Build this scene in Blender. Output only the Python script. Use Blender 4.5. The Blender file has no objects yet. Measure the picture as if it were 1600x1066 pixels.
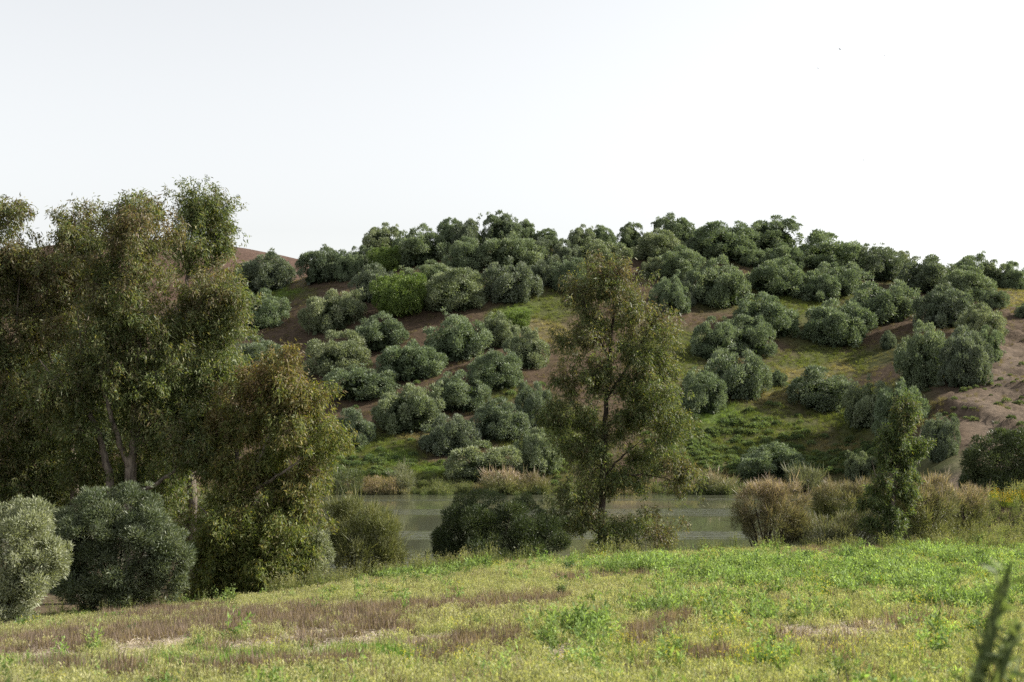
import bpy, math, random
import numpy as np
R = math.radians
sc = bpy.context.scene
# ------------------------------------------------------------------ camera
F = 2222.0; CU, CV = 800.0, 533.0; PITCH = math.atan(107.0 / F); CAMZ = 9.0
cam = bpy.data.cameras.new('camera'); camo = bpy.data.objects.new('camera', cam); sc.collection.objects.link(camo)
cam.sensor_width = 36.0; cam.lens = 36.0 * F / 1600.0; cam.clip_start = 0.1; cam.clip_end = 6000
camo.location = (0, 0, CAMZ); camo.rotation_euler = (R(90) + PITCH, 0, 0)
cam.dof.use_dof = True; cam.dof.focus_distance = 90.0; cam.dof.aperture_fstop = 2.0
sc.camera = camo
# ------------------------------------------------------------------ light
SUN_AZ, SUN_EL = R(82), R(32)
w = bpy.data.worlds.new('World'); sc.world = w; w.use_nodes = True
wn = w.node_tree; bg = wn.nodes['Background']
sky = wn.nodes.new('ShaderNodeTexSky'); sky.sky_type = 'NISHITA'; sky.sun_disc = False
sky.sun_elevation = SUN_EL; sky.sun_rotation = SUN_AZ
sky.air_density = 1.25; sky.dust_density = 1.6; sky.ozone_density = 1.0; sky.altitude = 50
hs = wn.nodes.new('ShaderNodeHueSaturation'); hs.inputs['Saturation'].default_value = .14
wn.links.new(sky.outputs[0], hs.inputs['Color']); wn.links.new(hs.outputs[0], bg.inputs[0]); bg.inputs[1].default_value = 0.102
sl = bpy.data.lights.new('sun', 'SUN'); sl.energy = 4.5; sl.angle = R(0.6); sl.color = (1.0, 0.93, 0.80)
slo = bpy.data.objects.new('sun', sl); sc.collection.objects.link(slo)
slo.rotation_euler = (R(90) - SUN_EL, 0, -SUN_AZ + R(180))
sc.view_settings.view_transform = 'Standard'; sc.view_settings.look = 'None'
sc.view_settings.exposure = 1.12; sc.view_settings.gamma = 1.0
sc.cycles.max_bounces = 6; sc.cycles.diffuse_bounces = 4; sc.cycles.glossy_bounces = 3
sc.cycles.transmission_bounces = 4; sc.cycles.transparent_max_bounces = 8; sc.cycles.volume_bounces = 0
sc.cycles.use_denoising = False
sc.cycles.sample_clamp_indirect = 6.0

# ------------------------------------------------------------------ projection helpers
cp, sp_ = math.cos(PITCH), math.sin(PITCH)
def ray(u, v):
    a = (u - CU) / F; b = -(v - CV) / F
    return np.array([a, cp - sp_ * b, sp_ + cp * b])
def at(u, v, Y):
    d = ray(u, v); t = Y / d[1]
    return np.array([d[0] * t, Y, CAMZ + d[2] * t])
def project(x, y, z):
    z = z - CAMZ
    f = y * cp + z * sp_; up = -y * sp_ + z * cp
    f = np.maximum(f, 0.05)
    return CU + F * x / f, CV - F * up / f
def px(Y): return Y / F      # metres per photo pixel at depth Y

# ------------------------------------------------------------------ noise
def _hash(ix, iy, s):
    h = (ix * 374761393 + iy * 668265263 + s * 1442695041) & 0x7fffffff
    h = ((h ^ (h >> 13)) * 1274126177) & 0x7fffffff
    h = (h ^ (h >> 16)) & 0xffff
    return h / 65535.0
def vnoise(x, y, s=0):
    x = np.asarray(x, float); y = np.asarray(y, float)
    ix = np.floor(x).astype(np.int64); iy = np.floor(y).astype(np.int64)
    fx = x - ix; fy = y - iy
    fx = fx * fx * (3 - 2 * fx); fy = fy * fy * (3 - 2 * fy)
    a = _hash(ix, iy, s); b = _hash(ix + 1, iy, s); c = _hash(ix, iy + 1, s); d = _hash(ix + 1, iy + 1, s)
    return (a * (1 - fx) + b * fx) * (1 - fy) + (c * (1 - fx) + d * fx) * fy
def fbm(x, y, s=0, o=4):
    r = 0; a = 0.5; n = 0
    for k in range(o):
        r = r + a * vnoise(x * 2 ** k, y * 2 ** k, s + k * 17); n += a; a *= 0.5
    return r / n
def smooth(a, b, x):
    t = np.clip((np.asarray(x, float) - a) / (b - a), 0, 1); return t * t * (3 - 2 * t)

# ------------------------------------------------------------------ terrain height
CR_U = [-600, 0, 350, 440, 475, 560, 620, 700, 800, 870, 985, 1060, 1160, 1250, 1340, 1400, 1480, 1560, 1600, 2300]
CR_V = [500, 490, 465, 448, 432, 412, 402, 392, 384, 390, 394, 392, 390, 402, 418, 436, 446, 452, 456, 500]
EDGE_U = [-600, 0, 300, 450, 600, 800, 1000, 1200, 1600, 2300]
EDGE_Y = [46, 50, 53, 55, 58, 62, 66, 68, 70, 72]
EDGE_V = [1010, 978, 952, 932, 906, 884, 872, 862, 864, 870]
FAR_U = [-600, 0, 150, 350, 480, 600, 750, 2300]
FAR_V = [430, 402, 372, 386, 410, 440, 480, 640]
def height(x, y):
    x = np.asarray(x, float); y = np.asarray(y, float)
    yy = np.maximum(y, 6.0)
    u = CU + F * x / yy
    # near field
    ey = np.interp(u, EDGE_U, EDGE_Y); ev = np.interp(u, EDGE_U, EDGE_V)
    ez = CAMZ - (ev - 640.0) / F * ey
    z20 = 5.2; k = np.clip((y - 18) / np.maximum(ey - 18, 1), -1, 1.4)
    far_part = z20 + (ez - z20) * k
    near_part = 7.4 - 0.11 * np.maximum(y, -20)
    m = smooth(10, 26, y)
    zf = near_part * (1 - m) + far_part * m
    zf = zf + 0.22 * (fbm(x * 0.25, y * 0.25, 3) - 0.5) * smooth(6, 20, y)
    # bank to the lake bed; on the right the land carries on
    landr = smooth(1330, 1480, u)
    bed = -1.6 * (1 - landr) + (2.0 + 0.6 * fbm(x * 0.1, y * 0.1, 9)) * landr
    lft = (1 - smooth(330, 450, u)) * (1 - smooth(78, 100, y)); bed = bed * (1 - lft) + .5 * lft
    bank = smooth(0, 14, y - ey - 0.5)
    zn = zf * (1 - bank) + bed * bank
    # mound with yellow flowers
    zn = zn + 2.3 * np.exp(-((x - 33) / 7.5) ** 2 - ((y - 84) / 8.0) ** 2)
    # hill
    ys = 154 - 40 * smooth(1280, 1520, u); foot = 2.2 * smooth(1330, 1500, u)
    yc = 246 + 6 * np.sin(u / 170.0)
    cv = np.interp(u, CR_U, CR_V)
    # soften the table
    for du in (-25, 25): cv = cv + np.interp(u + du, CR_U, CR_V)
    cv = cv / 3.0
    zc = CAMZ + (640.0 - cv) / F * yc
    t = (y - ys) / (yc - ys)
    p = np.interp(t, [-0.4, -0.06, 0.0, 0.06, 0.2, 0.5, 0.8, 0.93, 1.0, 1.08, 1.2, 2.5], [-0.06, -0.03, 0.0, 0.028, 0.135, 0.46, 0.82, 0.96, 1.0, 0.985, 0.9, 0.0])
    zh = foot + (zc - foot) * p
    wob = smooth(0.02, 0.2, t)
    zh = zh + wob * (2.0 * (fbm(x * 0.035, y * 0.035, 21) - 0.5) * (1 - smooth(0.75, 1.0, t)) + 0.5 * (fbm(x * 0.2, y * 0.2, 5) - 0.5))
    gul = smooth(1430, 1500, u) * smooth(0.02, 0.15, t) * (1 - smooth(0.8, 0.95, t))
    rid = np.abs(fbm(x * 0.22 + y * 0.09, y * 0.035 - x * 0.03, 31) - 0.5) * 2
    zh = zh + gul * (2.0 * (rid - 0.25) + 0.9 * (np.abs(fbm(x * .55 + y * .2, y * .09, 33) - .5) - .12) + 0.7 * (fbm(x * 0.5, y * 0.35, 37) - 0.5))
    wh = smooth(-0.25, 0.0, t)
    z = zn * (1 - wh) + np.where(t > 0, zh, np.maximum(zh, zn * 0 - 1.6)) * wh
    # far bare hill behind
    fv = np.interp(u, FAR_U, FAR_V)
    zr = CAMZ + (640.0 - fv) / F * 350.0
    q = (y - 350) / 80.0
    zfar = 8 + (zr - 8) * np.exp(-q * q)
    zfar = zfar + 0.8 * (fbm(x * 0.08, y * 0.08, 71) - 0.5)
    wf = smooth(258, 300, y)
    return np.where(y > 258, np.maximum(z * (1 - wf) + 8 * wf, zfar * wf + z * (1 - wf)), z)
def hit(u, v, y0=6.0, y1=300.0):
    d = ray(u, v); d = d / d[1]
    Y = np.arange(y0, y1, 0.25)
    z = CAMZ + d[2] * Y; g = height(d[0] * Y, Y)
    w_ = np.where(z <= g)[0]
    if len(w_) == 0: return None
    Yh = Y[w_[0]]
    return np.array([d[0] * Yh, Yh, float(height(d[0] * Yh, Yh))])

# ------------------------------------------------------------------ mesh helpers
def make_mesh(name, V, Q, col=None, tris=None, smooth_shade=False):
    me = bpy.data.meshes.new(name)
    V = np.asarray(V, np.float32); Q = np.asarray(Q, np.int32).reshape(-1, 4)
    nq = len(Q); loops = Q.ravel(); starts = np.arange(nq, dtype=np.int32) * 4
    if tris is not None and len(tris):
        T = np.asarray(tris, np.int32).reshape(-1, 3)
        starts = np.concatenate([starts, nq * 4 + np.arange(len(T), dtype=np.int32) * 3]); loops = np.concatenate([loops, T.ravel()])
    me.vertices.add(len(V)); me.vertices.foreach_set('co', V.ravel())
    me.loops.add(len(loops)); me.loops.foreach_set('vertex_index', loops)
    me.polygons.add(len(starts)); me.polygons.foreach_set('loop_start', starts)
    if smooth_shade: me.polygons.foreach_set('use_smooth', np.ones(len(starts), bool))
    me.update(calc_edges=True)
    if col is not None:
        c = np.ones((len(V), 4), np.float32); c[:, :3] = col
        a = me.color_attributes.new('col', 'FLOAT_COLOR', 'POINT'); a.data.foreach_set('color', c.ravel())
    return me
def nrm(a): return a / np.maximum(np.linalg.norm(a, axis=-1, keepdims=True), 1e-9)
def leaf_quads(P, D, N, L, W, mid=0.45):
    n = len(P); D = nrm(D); S = nrm(np.cross(D, N)); L = np.asarray(L).reshape(-1, 1); W = np.asarray(W).reshape(-1, 1)
    V = np.empty((n, 4, 3)); V[:, 0] = P; V[:, 1] = P + D * L * mid + S * W * .5; V[:, 2] = P + D * L; V[:, 3] = P + D * L * mid - S * W * .5
    return V.reshape(-1, 3), np.arange(n * 4).reshape(-1, 4)
def tubes(lines, sides=6):
    V = []; Q = []; o = 0
    for pts, rad in lines:
        pts = np.asarray(pts, float); n = len(pts)
        tg = np.gradient(pts, axis=0); tg = nrm(tg)
        ref = np.array([0.31, 0.95, 0.05]) if abs(tg[:, 2]).mean() > .5 else np.array([0.05, 0.1, 1.0])
        a = nrm(np.cross(tg, ref)); b = np.cross(tg, a)
        an = np.arange(sides) * 2 * math.pi / sides
        ring = a[:, None] * np.cos(an)[None, :, None] + b[:, None] * np.sin(an)[None, :, None]
        V.append((pts[:, None] + ring * np.asarray(rad)[:, None, None]).reshape(-1, 3))
        i = np.arange(n - 1)[:, None] * sides; k = np.arange(sides)[None]
        k2 = (k + 1) % sides
        Q.append((np.stack([i + k, i + k2, i + sides + k2, i + sides + k], -1) + o).reshape(-1, 4)); o += n * sides
    return np.concatenate(V), np.concatenate(Q)
def link(name, data, parent=None, loc=None):
    o = bpy.data.objects.new(name, data); sc.collection.objects.link(o)
    if parent: o.parent = parent
    if loc is not None: o.location = [float(c) for c in loc]
    return o
def tag(o, label=None, cat=None, group=None, kind=None):
    if label: o['label'] = label
    if cat: o['category'] = cat
    if group: o['group'] = group
    if kind: o['kind'] = kind
    return o

# ------------------------------------------------------------------ materials
def base_mat(name):
    m = bpy.data.materials.new(name); m.use_nodes = True
    return m, m.node_tree, m.node_tree.nodes['Principled BSDF'], m.node_tree.nodes['Material Output']
def leaf_mat(name, trans=0.35, rough=0.5, spec=0.3, tcol=(1.25, 1.35, 0.6), inst=False, vary=0.0):
    m, nt, pb, out = base_mat(name); n = nt.nodes; l = nt.links
    a = n.new('ShaderNodeAttribute'); a.attribute_name = 'col'
    c = a.outputs['Color']
    if inst:
        b = n.new('ShaderNodeAttribute'); b.attribute_type = 'INSTANCER'; b.attribute_name = 'tcol'
        mx = n.new('ShaderNodeMix'); mx.data_type = 'RGBA'; mx.blend_type = 'MULTIPLY'; mx.inputs['Factor'].default_value = 1
        l.new(c, mx.inputs['A']); l.new(b.outputs['Color'], mx.inputs['B']); c = mx.outputs['Result']
    if vary:      # each tree a little lighter or darker, greener or greyer
        oi = n.new('ShaderNodeObjectInfo'); rp = n.new('ShaderNodeValToRGB'); rp.color_ramp.elements[0].color = (1 - vary, 1 - vary * .8, 1 - vary * .6, 1); rp.color_ramp.elements[1].color = (1 + vary, 1 + vary, 1 + vary * .5, 1)
        e_ = rp.color_ramp.elements.new(.5); e_.color = (1.0 - vary * .35, 1.0 + vary * .25, .95, 1)
        mv = n.new('ShaderNodeMix'); mv.data_type = 'RGBA'; mv.blend_type = 'MULTIPLY'; mv.inputs['Factor'].default_value = 1
        l.new(oi.outputs['Random'], rp.inputs[0]); l.new(c, mv.inputs['A']); l.new(rp.outputs[0], mv.inputs['B']); c = mv.outputs['Result']
    pb.inputs['Roughness'].default_value = rough; pb.inputs['Specular IOR Level'].default_value = spec
    l.new(c, pb.inputs['Base Color'])
    t = n.new('ShaderNodeBsdfTranslucent')
    mt = n.new('ShaderNodeMix'); mt.data_type = 'RGBA'; mt.blend_type = 'MULTIPLY'; mt.inputs['Factor'].default_value = 1
    l.new(c, mt.inputs['A']); mt.inputs['B'].default_value = (*tcol, 1); l.new(mt.outputs['Result'], t.inputs['Color'])
    ms = n.new('ShaderNodeMixShader'); ms.inputs[0].default_value = trans
    l.new(pb.outputs[0], ms.inputs[1]); l.new(t.outputs[0], ms.inputs[2]); l.new(ms.outputs[0], out.inputs['Surface'])
    return m
def bark_mat(name, c1, c2, scale=3.0):
    m, nt, pb, out = base_mat(name); n = nt.nodes; l = nt.links
    tc = n.new('ShaderNodeTexCoord'); mp = n.new('ShaderNodeMapping'); mp.inputs['Scale'].default_value = (scale, scale, scale * .25)
    no = n.new('ShaderNodeTexNoise'); no.inputs['Scale'].default_value = 3; no.inputs['Detail'].default_value = 6; no.inputs['Roughness'].default_value = .65
    cr = n.new('ShaderNodeValToRGB'); cr.color_ramp.elements[0].color = (*c1, 1); cr.color_ramp.elements[1].color = (*c2, 1)
    cr.color_ramp.elements[0].position = .35; cr.color_ramp.elements[1].position = .65
    bp = n.new('ShaderNodeBump'); bp.inputs['Strength'].default_value = .6; bp.inputs['Distance'].default_value = .03
    l.new(tc.outputs['Object'], mp.inputs[0]); l.new(mp.outputs[0], no.inputs['Vector']); l.new(no.outputs['Fac'], cr.inputs[0])
    l.new(cr.outputs[0], pb.inputs['Base Color']); l.new(no.outputs['Fac'], bp.inputs['Height']); l.new(bp.outputs[0], pb.inputs['Normal'])
    pb.inputs['Roughness'].default_value = .9; pb.inputs['Specular IOR Level'].default_value = .1
    return m
M_OLIVE = leaf_mat('olive_leaves', .28, .55, .3, (1.3, 1.35, .7), vary=.2)
M_EUC = leaf_mat('eucalyptus_leaves', .42, .5, .28, (1.45, 1.5, .6))
M_SHRUB = leaf_mat('shrub_leaves', .3, .5, .35, (1.3, 1.35, .65))
M_TUFT = leaf_mat('meadow_plants', .42, .6, .15, (1.3, 1.35, .6), inst=True)
M_BARK = bark_mat('olive_bark', (.035, .03, .025), (.10, .085, .07))
M_EBARK = bark_mat('eucalyptus_bark', (.05, .042, .036), (.26, .22, .18), 2.0)
M_DARKBARK = bark_mat('dark_bark', (.02, .017, .014), (.07, .055, .045), 2.0)

# ground
m, nt, pb, out = base_mat('earth'); n = nt.nodes; l = nt.links
a = n.new('ShaderNodeAttribute'); a.attribute_name = 'col'
tc = n.new('ShaderNodeTexCoord')
n1 = n.new('ShaderNodeTexNoise'); n1.inputs['Scale'].default_value = 1.3; n1.inputs['Detail'].default_value = 9; n1.inputs['Roughness'].default_value = .7
mr = n.new('ShaderNodeMapRange'); mr.inputs['From Min'].default_value = .3; mr.inputs['From Max'].default_value = .7; mr.inputs['To Min'].default_value = .55; mr.inputs['To Max'].default_value = 1.45
mx = n.new('ShaderNodeMix'); mx.data_type = 'RGBA'; mx.blend_type = 'MULTIPLY'; mx.inputs['Factor'].default_value = 1
bp = n.new('ShaderNodeBump'); bp.inputs['Strength'].default_value = .8; bp.inputs['Distance'].default_value = .25
l.new(tc.outputs['Object'], n1.inputs['Vector']); l.new(n1.outputs['Fac'], mr.inputs['Value']); l.new(a.outputs['Color'], mx.inputs['A']); l.new(mr.outputs[0], mx.inputs['B'])
l.new(mx.outputs['Result'], pb.inputs['Base Color']); l.new(n1.outputs['Fac'], bp.inputs['Height']); l.new(bp.outputs[0], pb.inputs['Normal'])
pb.inputs['Roughness'].default_value = .95; pb.inputs['Specular IOR Level'].default_value = .1
M_EARTH = m
# water
m, nt, pb, out = base_mat('lake_water'); n = nt.nodes; l = nt.links
tc = n.new('ShaderNodeTexCoord')
def noise(scale, sx, sy, det=3):
    mp = n.new('ShaderNodeMapping'); mp.inputs['Scale'].default_value = (sx, sy, 1)
    no = n.new('ShaderNodeTexNoise'); no.inputs['Scale'].default_value = scale; no.inputs['Detail'].default_value = det
    l.new(tc.outputs['Object'], mp.inputs[0]); l.new(mp.outputs[0], no.inputs['Vector']); return no.outputs['Fac']
rip = noise(1.6, .35, 1.0, 4)
zone = noise(.075, .06, 1.0, 3)
rmp = n.new('ShaderNodeMapRange'); rmp.interpolation_type = 'SMOOTHSTEP'; rmp.inputs['From Min'].default_value = .50; rmp.inputs['From Max'].default_value = .60
rmp.inputs['To Min'].default_value = .005; rmp.inputs['To Max'].default_value = .8
l.new(zone, rmp.inputs['Value'])
bp = n.new('ShaderNodeBump'); bp.inputs['Distance'].default_value = .3
l.new(rmp.outputs[0], bp.inputs['Strength']); l.new(rip, bp.inputs['Height']); l.new(bp.outputs[0], pb.inputs['Normal'])
pb.inputs['Base Color'].default_value = (.075, .08, .052, 1); pb.inputs['Roughness'].default_value = .06; pb.inputs['IOR'].default_value = 1.33
M_WATER = m

# ------------------------------------------------------------------ ground sheet
def ell(u, v, cu, cv, ru, rv, soft=.6):
    d = np.sqrt(((u - cu) / ru) ** 2 + ((v - cv) / rv) ** 2); return 1 - smooth(1 - soft, 1 + soft * .6, d)
SOIL = np.array([.054, .038, .026]); SOIL2 = np.array([.088, .063, .042]); TURF = np.array([.06, .07, .024]); LUSH = np.array([.075, .11, .028]); DRY_SUNLIT = np.array([.12, .105, .055])
FARSOIL = np.array([.085, .055, .042]); FIELD = np.array([.10, .078, .05]); PALE = np.array([.12, .094, .072])
def ground_zones(x, y, z):
    """green amount, lush amount, dry and painted-sunlit grass amount, pale-erosion amount on the hill"""
    u, v = project(x, y, z); j = fbm(x * .12, y * .12, 41) - .5
    u = u + 90 * j; v = v + 45 * (fbm(x * .15, y * .15, 44) - .5)
    green = np.zeros_like(u)
    for e in ((440, 458, 45, 14), (580, 715, 95, 42), (860, 690, 80, 60), (1170, 690, 170, 70), (1290, 560, 100, 28), (1190, 610, 60, 60), (1240, 470, 130, 20), (870, 480, 60, 35),
              (1400, 720, 120, 30), (760, 620, 70, 20), (1580, 465, 60, 14), (1380, 425, 50, 12), (650, 745, 160, 20), (1330, 640, 80, 40), (1050, 560, 60, 50)):
        green = np.maximum(green, ell(u, v, *e))
    lush = np.zeros_like(u)
    for e in ((820, 482, 35, 13), (440, 456, 26, 7), (610, 712, 40, 14), (1110, 655, 60, 16), (800, 500, 20, 20), (700, 735, 50, 14)): lush = np.maximum(lush, ell(u, v, *e))
    dry = np.zeros_like(u)
    for e in ((1310, 568, 40, 9), (1245, 590, 50, 20), (1200, 625, 60, 14), (1300, 690, 60, 12), (650, 690, 35, 10), (1590, 462, 50, 10), (455, 432, 22, 9), (870, 520, 40, 25), (1180, 745, 120, 10), (1390, 425, 50, 8)): dry = np.maximum(dry, ell(u, v, *e))  # dry grass, with sunlit gaps between tree shadows painted in as paler patches
    pale = ell(u, v, 1570, 620, 75, 110) * (.3 + .9 * fbm(x * .3, y * .2, 51)); pale = np.maximum(pale, ell(u, v, 1480, 735, 40, 30))
    return green, lush, dry, pale
def zones(x, y, u, v):
    ju = u + 120 * (fbm(x * .18, y * .18, 81) - .5); jv = v + 26 * (fbm(x * .3, y * .3, 82) - .5)
    brown = np.zeros_like(u); straw = np.zeros_like(u); lush_ = np.zeros_like(u); short = np.zeros_like(u); yel = np.zeros_like(u)
    def band(p0, p1, hw):   # sloping band in the field between two photo points
        t = (ju - p0[0]) / (p1[0] - p0[0]); c = p0[1] + (p1[1] - p0[1]) * np.clip(t, 0, 1); return (1 - smooth(.5, 1.3, np.abs(jv - c) / hw)) * smooth(-.08, .05, t) * (1 - smooth(.95, 1.08, t))
    for b in (((-60, 1030), (330, 985), 21), ((250, 990), (620, 965), 17), ((440, 1010), (640, 985), 16), ((640, 1030), (790, 1005), 15), ((330, 1030), (460, 1010), 12), ((600, 958), (880, 946), 9), ((880, 915), (1070, 900), 8), ((970, 1008), (1060, 1000), 14), ((1210, 872), (1380, 868), 7), ((1230, 1002), (1440, 990), 12), ((150, 972), (360, 962), 7), ((60, 1058), (240, 1056), 8), ((300, 1056), (560, 1046), 8), ((1050, 1045), (1150, 1040), 9), ((1030, 985), (1100, 975), 10)): brown = np.maximum(brown, band(*b))
    for b in (((20, 1034), (110, 1024), 8), ((170, 1024), (280, 1010), 8), ((350, 1025), (480, 998), 7), ((440, 1003), (540, 983), 6), ((480, 1024), (620, 988), 7), ((620, 1010), (700, 998), 7), ((1240, 992), (1420, 988), 9), ((170, 1000), (200, 996), 3), ((840, 1040), (890, 1015), 9)): straw = np.maximum(straw, band(*b))
    for e in ((1500, 905, 190, 50), (1330, 920, 150, 42), (1180, 905, 140, 30), (1010, 890, 120, 16), (1080, 960, 120, 22), (1250, 955, 110, 22), (900, 995, 60, 20), (890, 1035, 60, 25), (1560, 950, 120, 40), (640, 905, 60, 8), (720, 897, 90, 9), (1290, 1040, 60, 22)): lush_ = np.maximum(lush_, ell(ju, jv, *e))
    for e in ((90, 1052, 110, 10), (360, 1040, 110, 11), (580, 1028, 90, 10), (270, 1050, 80, 10)): short = np.maximum(short, ell(ju, jv, *e))
    for e in ((1200, 1040, 330, 34), (760, 1055, 140, 18), (1450, 1010, 160, 30), (1100, 1010, 140, 26), (900, 1050, 120, 20)): yel = np.maximum(yel, ell(ju, jv, *e))
    return np.clip(brown, 0, 1), np.clip(straw, 0, 1), lush_, short, yel
def straw_near(x, y, u, v):   # the tracks and the trampled strip just in front of them
    return np.maximum.reduce([zones(x, y, u, v - d_)[1] for d_ in (0, 5, 10)])
def mixc(c, d, k): return c * (1 - k[..., None]) + d * k[..., None]
s_f = np.arange(-.36, .3601, .0036)
S = np.concatenate([np.linspace(-1.3, -.37, 26), s_f, np.linspace(.37, 1.3, 26)])
Yr = np.concatenate([np.arange(-30, 6, 2.0), np.arange(6, 78, .6), np.arange(78, 150, 1.5), np.arange(150, 262, .8), np.arange(262, 450, 5), np.geomspace(450, 1400, 10)])
SS, YY = np.meshgrid(S, Yr); XX = SS * (YY + 40)
ZZ = height(XX, YY)
green, lush, dry, pale = ground_zones(XX, YY, ZZ)
c = np.broadcast_to(SOIL, XX.shape + (3,)).copy()
c = mixc(c, np.broadcast_to(SOIL2, c.shape), fbm(XX * .07, YY * .07, 61) * .9)
c = mixc(c, np.broadcast_to(PALE, c.shape), np.clip(pale, 0, 1) * .8)
c = mixc(c, np.broadcast_to(TURF, c.shape), np.clip(green * (.4 + fbm(XX * .3, YY * .3, 62)), 0, 1) * .9)
uu_, vv_ = project(XX, YY, ZZ)
c = mixc(c, np.broadcast_to(TURF, c.shape), .75 * smooth(.42, .62, fbm(XX * .09, YY * .09, 63)) * smooth(700, 950, uu_) * (1 - smooth(1420, 1480, uu_)))
c = mixc(c, np.broadcast_to(DRY_SUNLIT, c.shape), dry * .8)
c = mixc(c, np.broadcast_to(LUSH, c.shape), lush * .9)
fld = 1 - smooth(66, 84, YY)
c = mixc(c, np.broadcast_to(FIELD, c.shape), fld)
near_f = (YY > 8) & (YY < 72); c[near_f] = mixc(c[near_f], np.array([.34, .285, .245]), np.clip(straw_near(XX[near_f], YY[near_f], uu_[near_f], vv_[near_f]) * 1.1, 0, 1))
rd = smooth(262, 285, YY); rd2 = rd * (.75 + .25 * np.sin(YY * .9 + XX * .25 + 3 * fbm(XX * .05, YY * .05, 9)))
c = mixc(c, np.broadcast_to(FARSOIL, c.shape), rd); c = c * (1 - .25 * (rd - rd2)[..., None])
V = np.stack([XX, YY, ZZ], -1).reshape(-1, 3); ny, nx = XX.shape
ii = (np.arange(ny - 1)[:, None] * nx + np.arange(nx - 1)[None]); Q = np.stack([ii, ii + 1, ii + nx + 1, ii + nx], -1).reshape(-1, 4)
me = make_mesh('ground', V, Q, c.reshape(-1, 3), smooth_shade=True); me.materials.append(M_EARTH)
tag(link('ground', me), kind='structure')
me = make_mesh('lake', [(-260, 45, 0), (75, 45, 0), (75, 175, 0), (-260, 175, 0)], [(0, 1, 2, 3)]); me.materials.append(M_WATER)
tag(link('lake', me), kind='structure')

# ------------------------------------------------------------------ foliage builders
def lobe_foliage(rng, C, r, per, L, W, cols, up=.45, center=None, flat=.8, inner=.25, droop=0., ns=.6, size_jit=.35):
    """leaves on the shells of many lobes: C centres, r radii; cols: (k,3) palette rows with a lobe-level and leaf-level mix"""
    C = np.asarray(C); r = np.asarray(r); k = len(C)
    cnt = np.maximum((per * (r / np.percentile(r, 62)) ** 2).astype(int), 8); idx = np.repeat(np.arange(k), cnt); n = len(idx)
    d = nrm(rng.normal(size=(n, 3)))
    if center is not None:
        outw = nrm(C - center + 1e-6)[idx]; d = nrm(d + outw * .75 + np.array([0, 0, .15]))
    rad = np.where(rng.random(n) < inner, rng.random(n) ** .5 * .85, .82 + .25 * rng.random(n))
    P = C[idx] + d * rad[:, None] * r[idx][:, None] * np.array([1, 1, flat])
    D = d * .9 + np.array([0, 0, up - droop]) + rng.normal(size=(n, 3)) * .5
    N = nrm(d + rng.normal(size=(n, 3)) * ns)
    N = np.where(np.abs((nrm(D) * N).sum(1, keepdims=True)) > .95, N + rng.normal(size=(n, 3)), N)
    Ls = L * (1 + size_jit * rng.normal(size=n)).clip(.4, 2); V, Q = leaf_quads(P, D, N, Ls, W * (.7 + .6 * rng.random(n)))
    cols = np.asarray(cols); lt = rng.random(k)[idx] * .55 + rng.random(n) * .45
    col = np.stack([np.interp(lt, np.linspace(0, 1, len(cols)), cols[:, j]) for j in range(3)], -1) * (.8 + .4 * rng.random((n, 1)))
    return V, Q, np.repeat(col, 4, axis=0)

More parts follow.
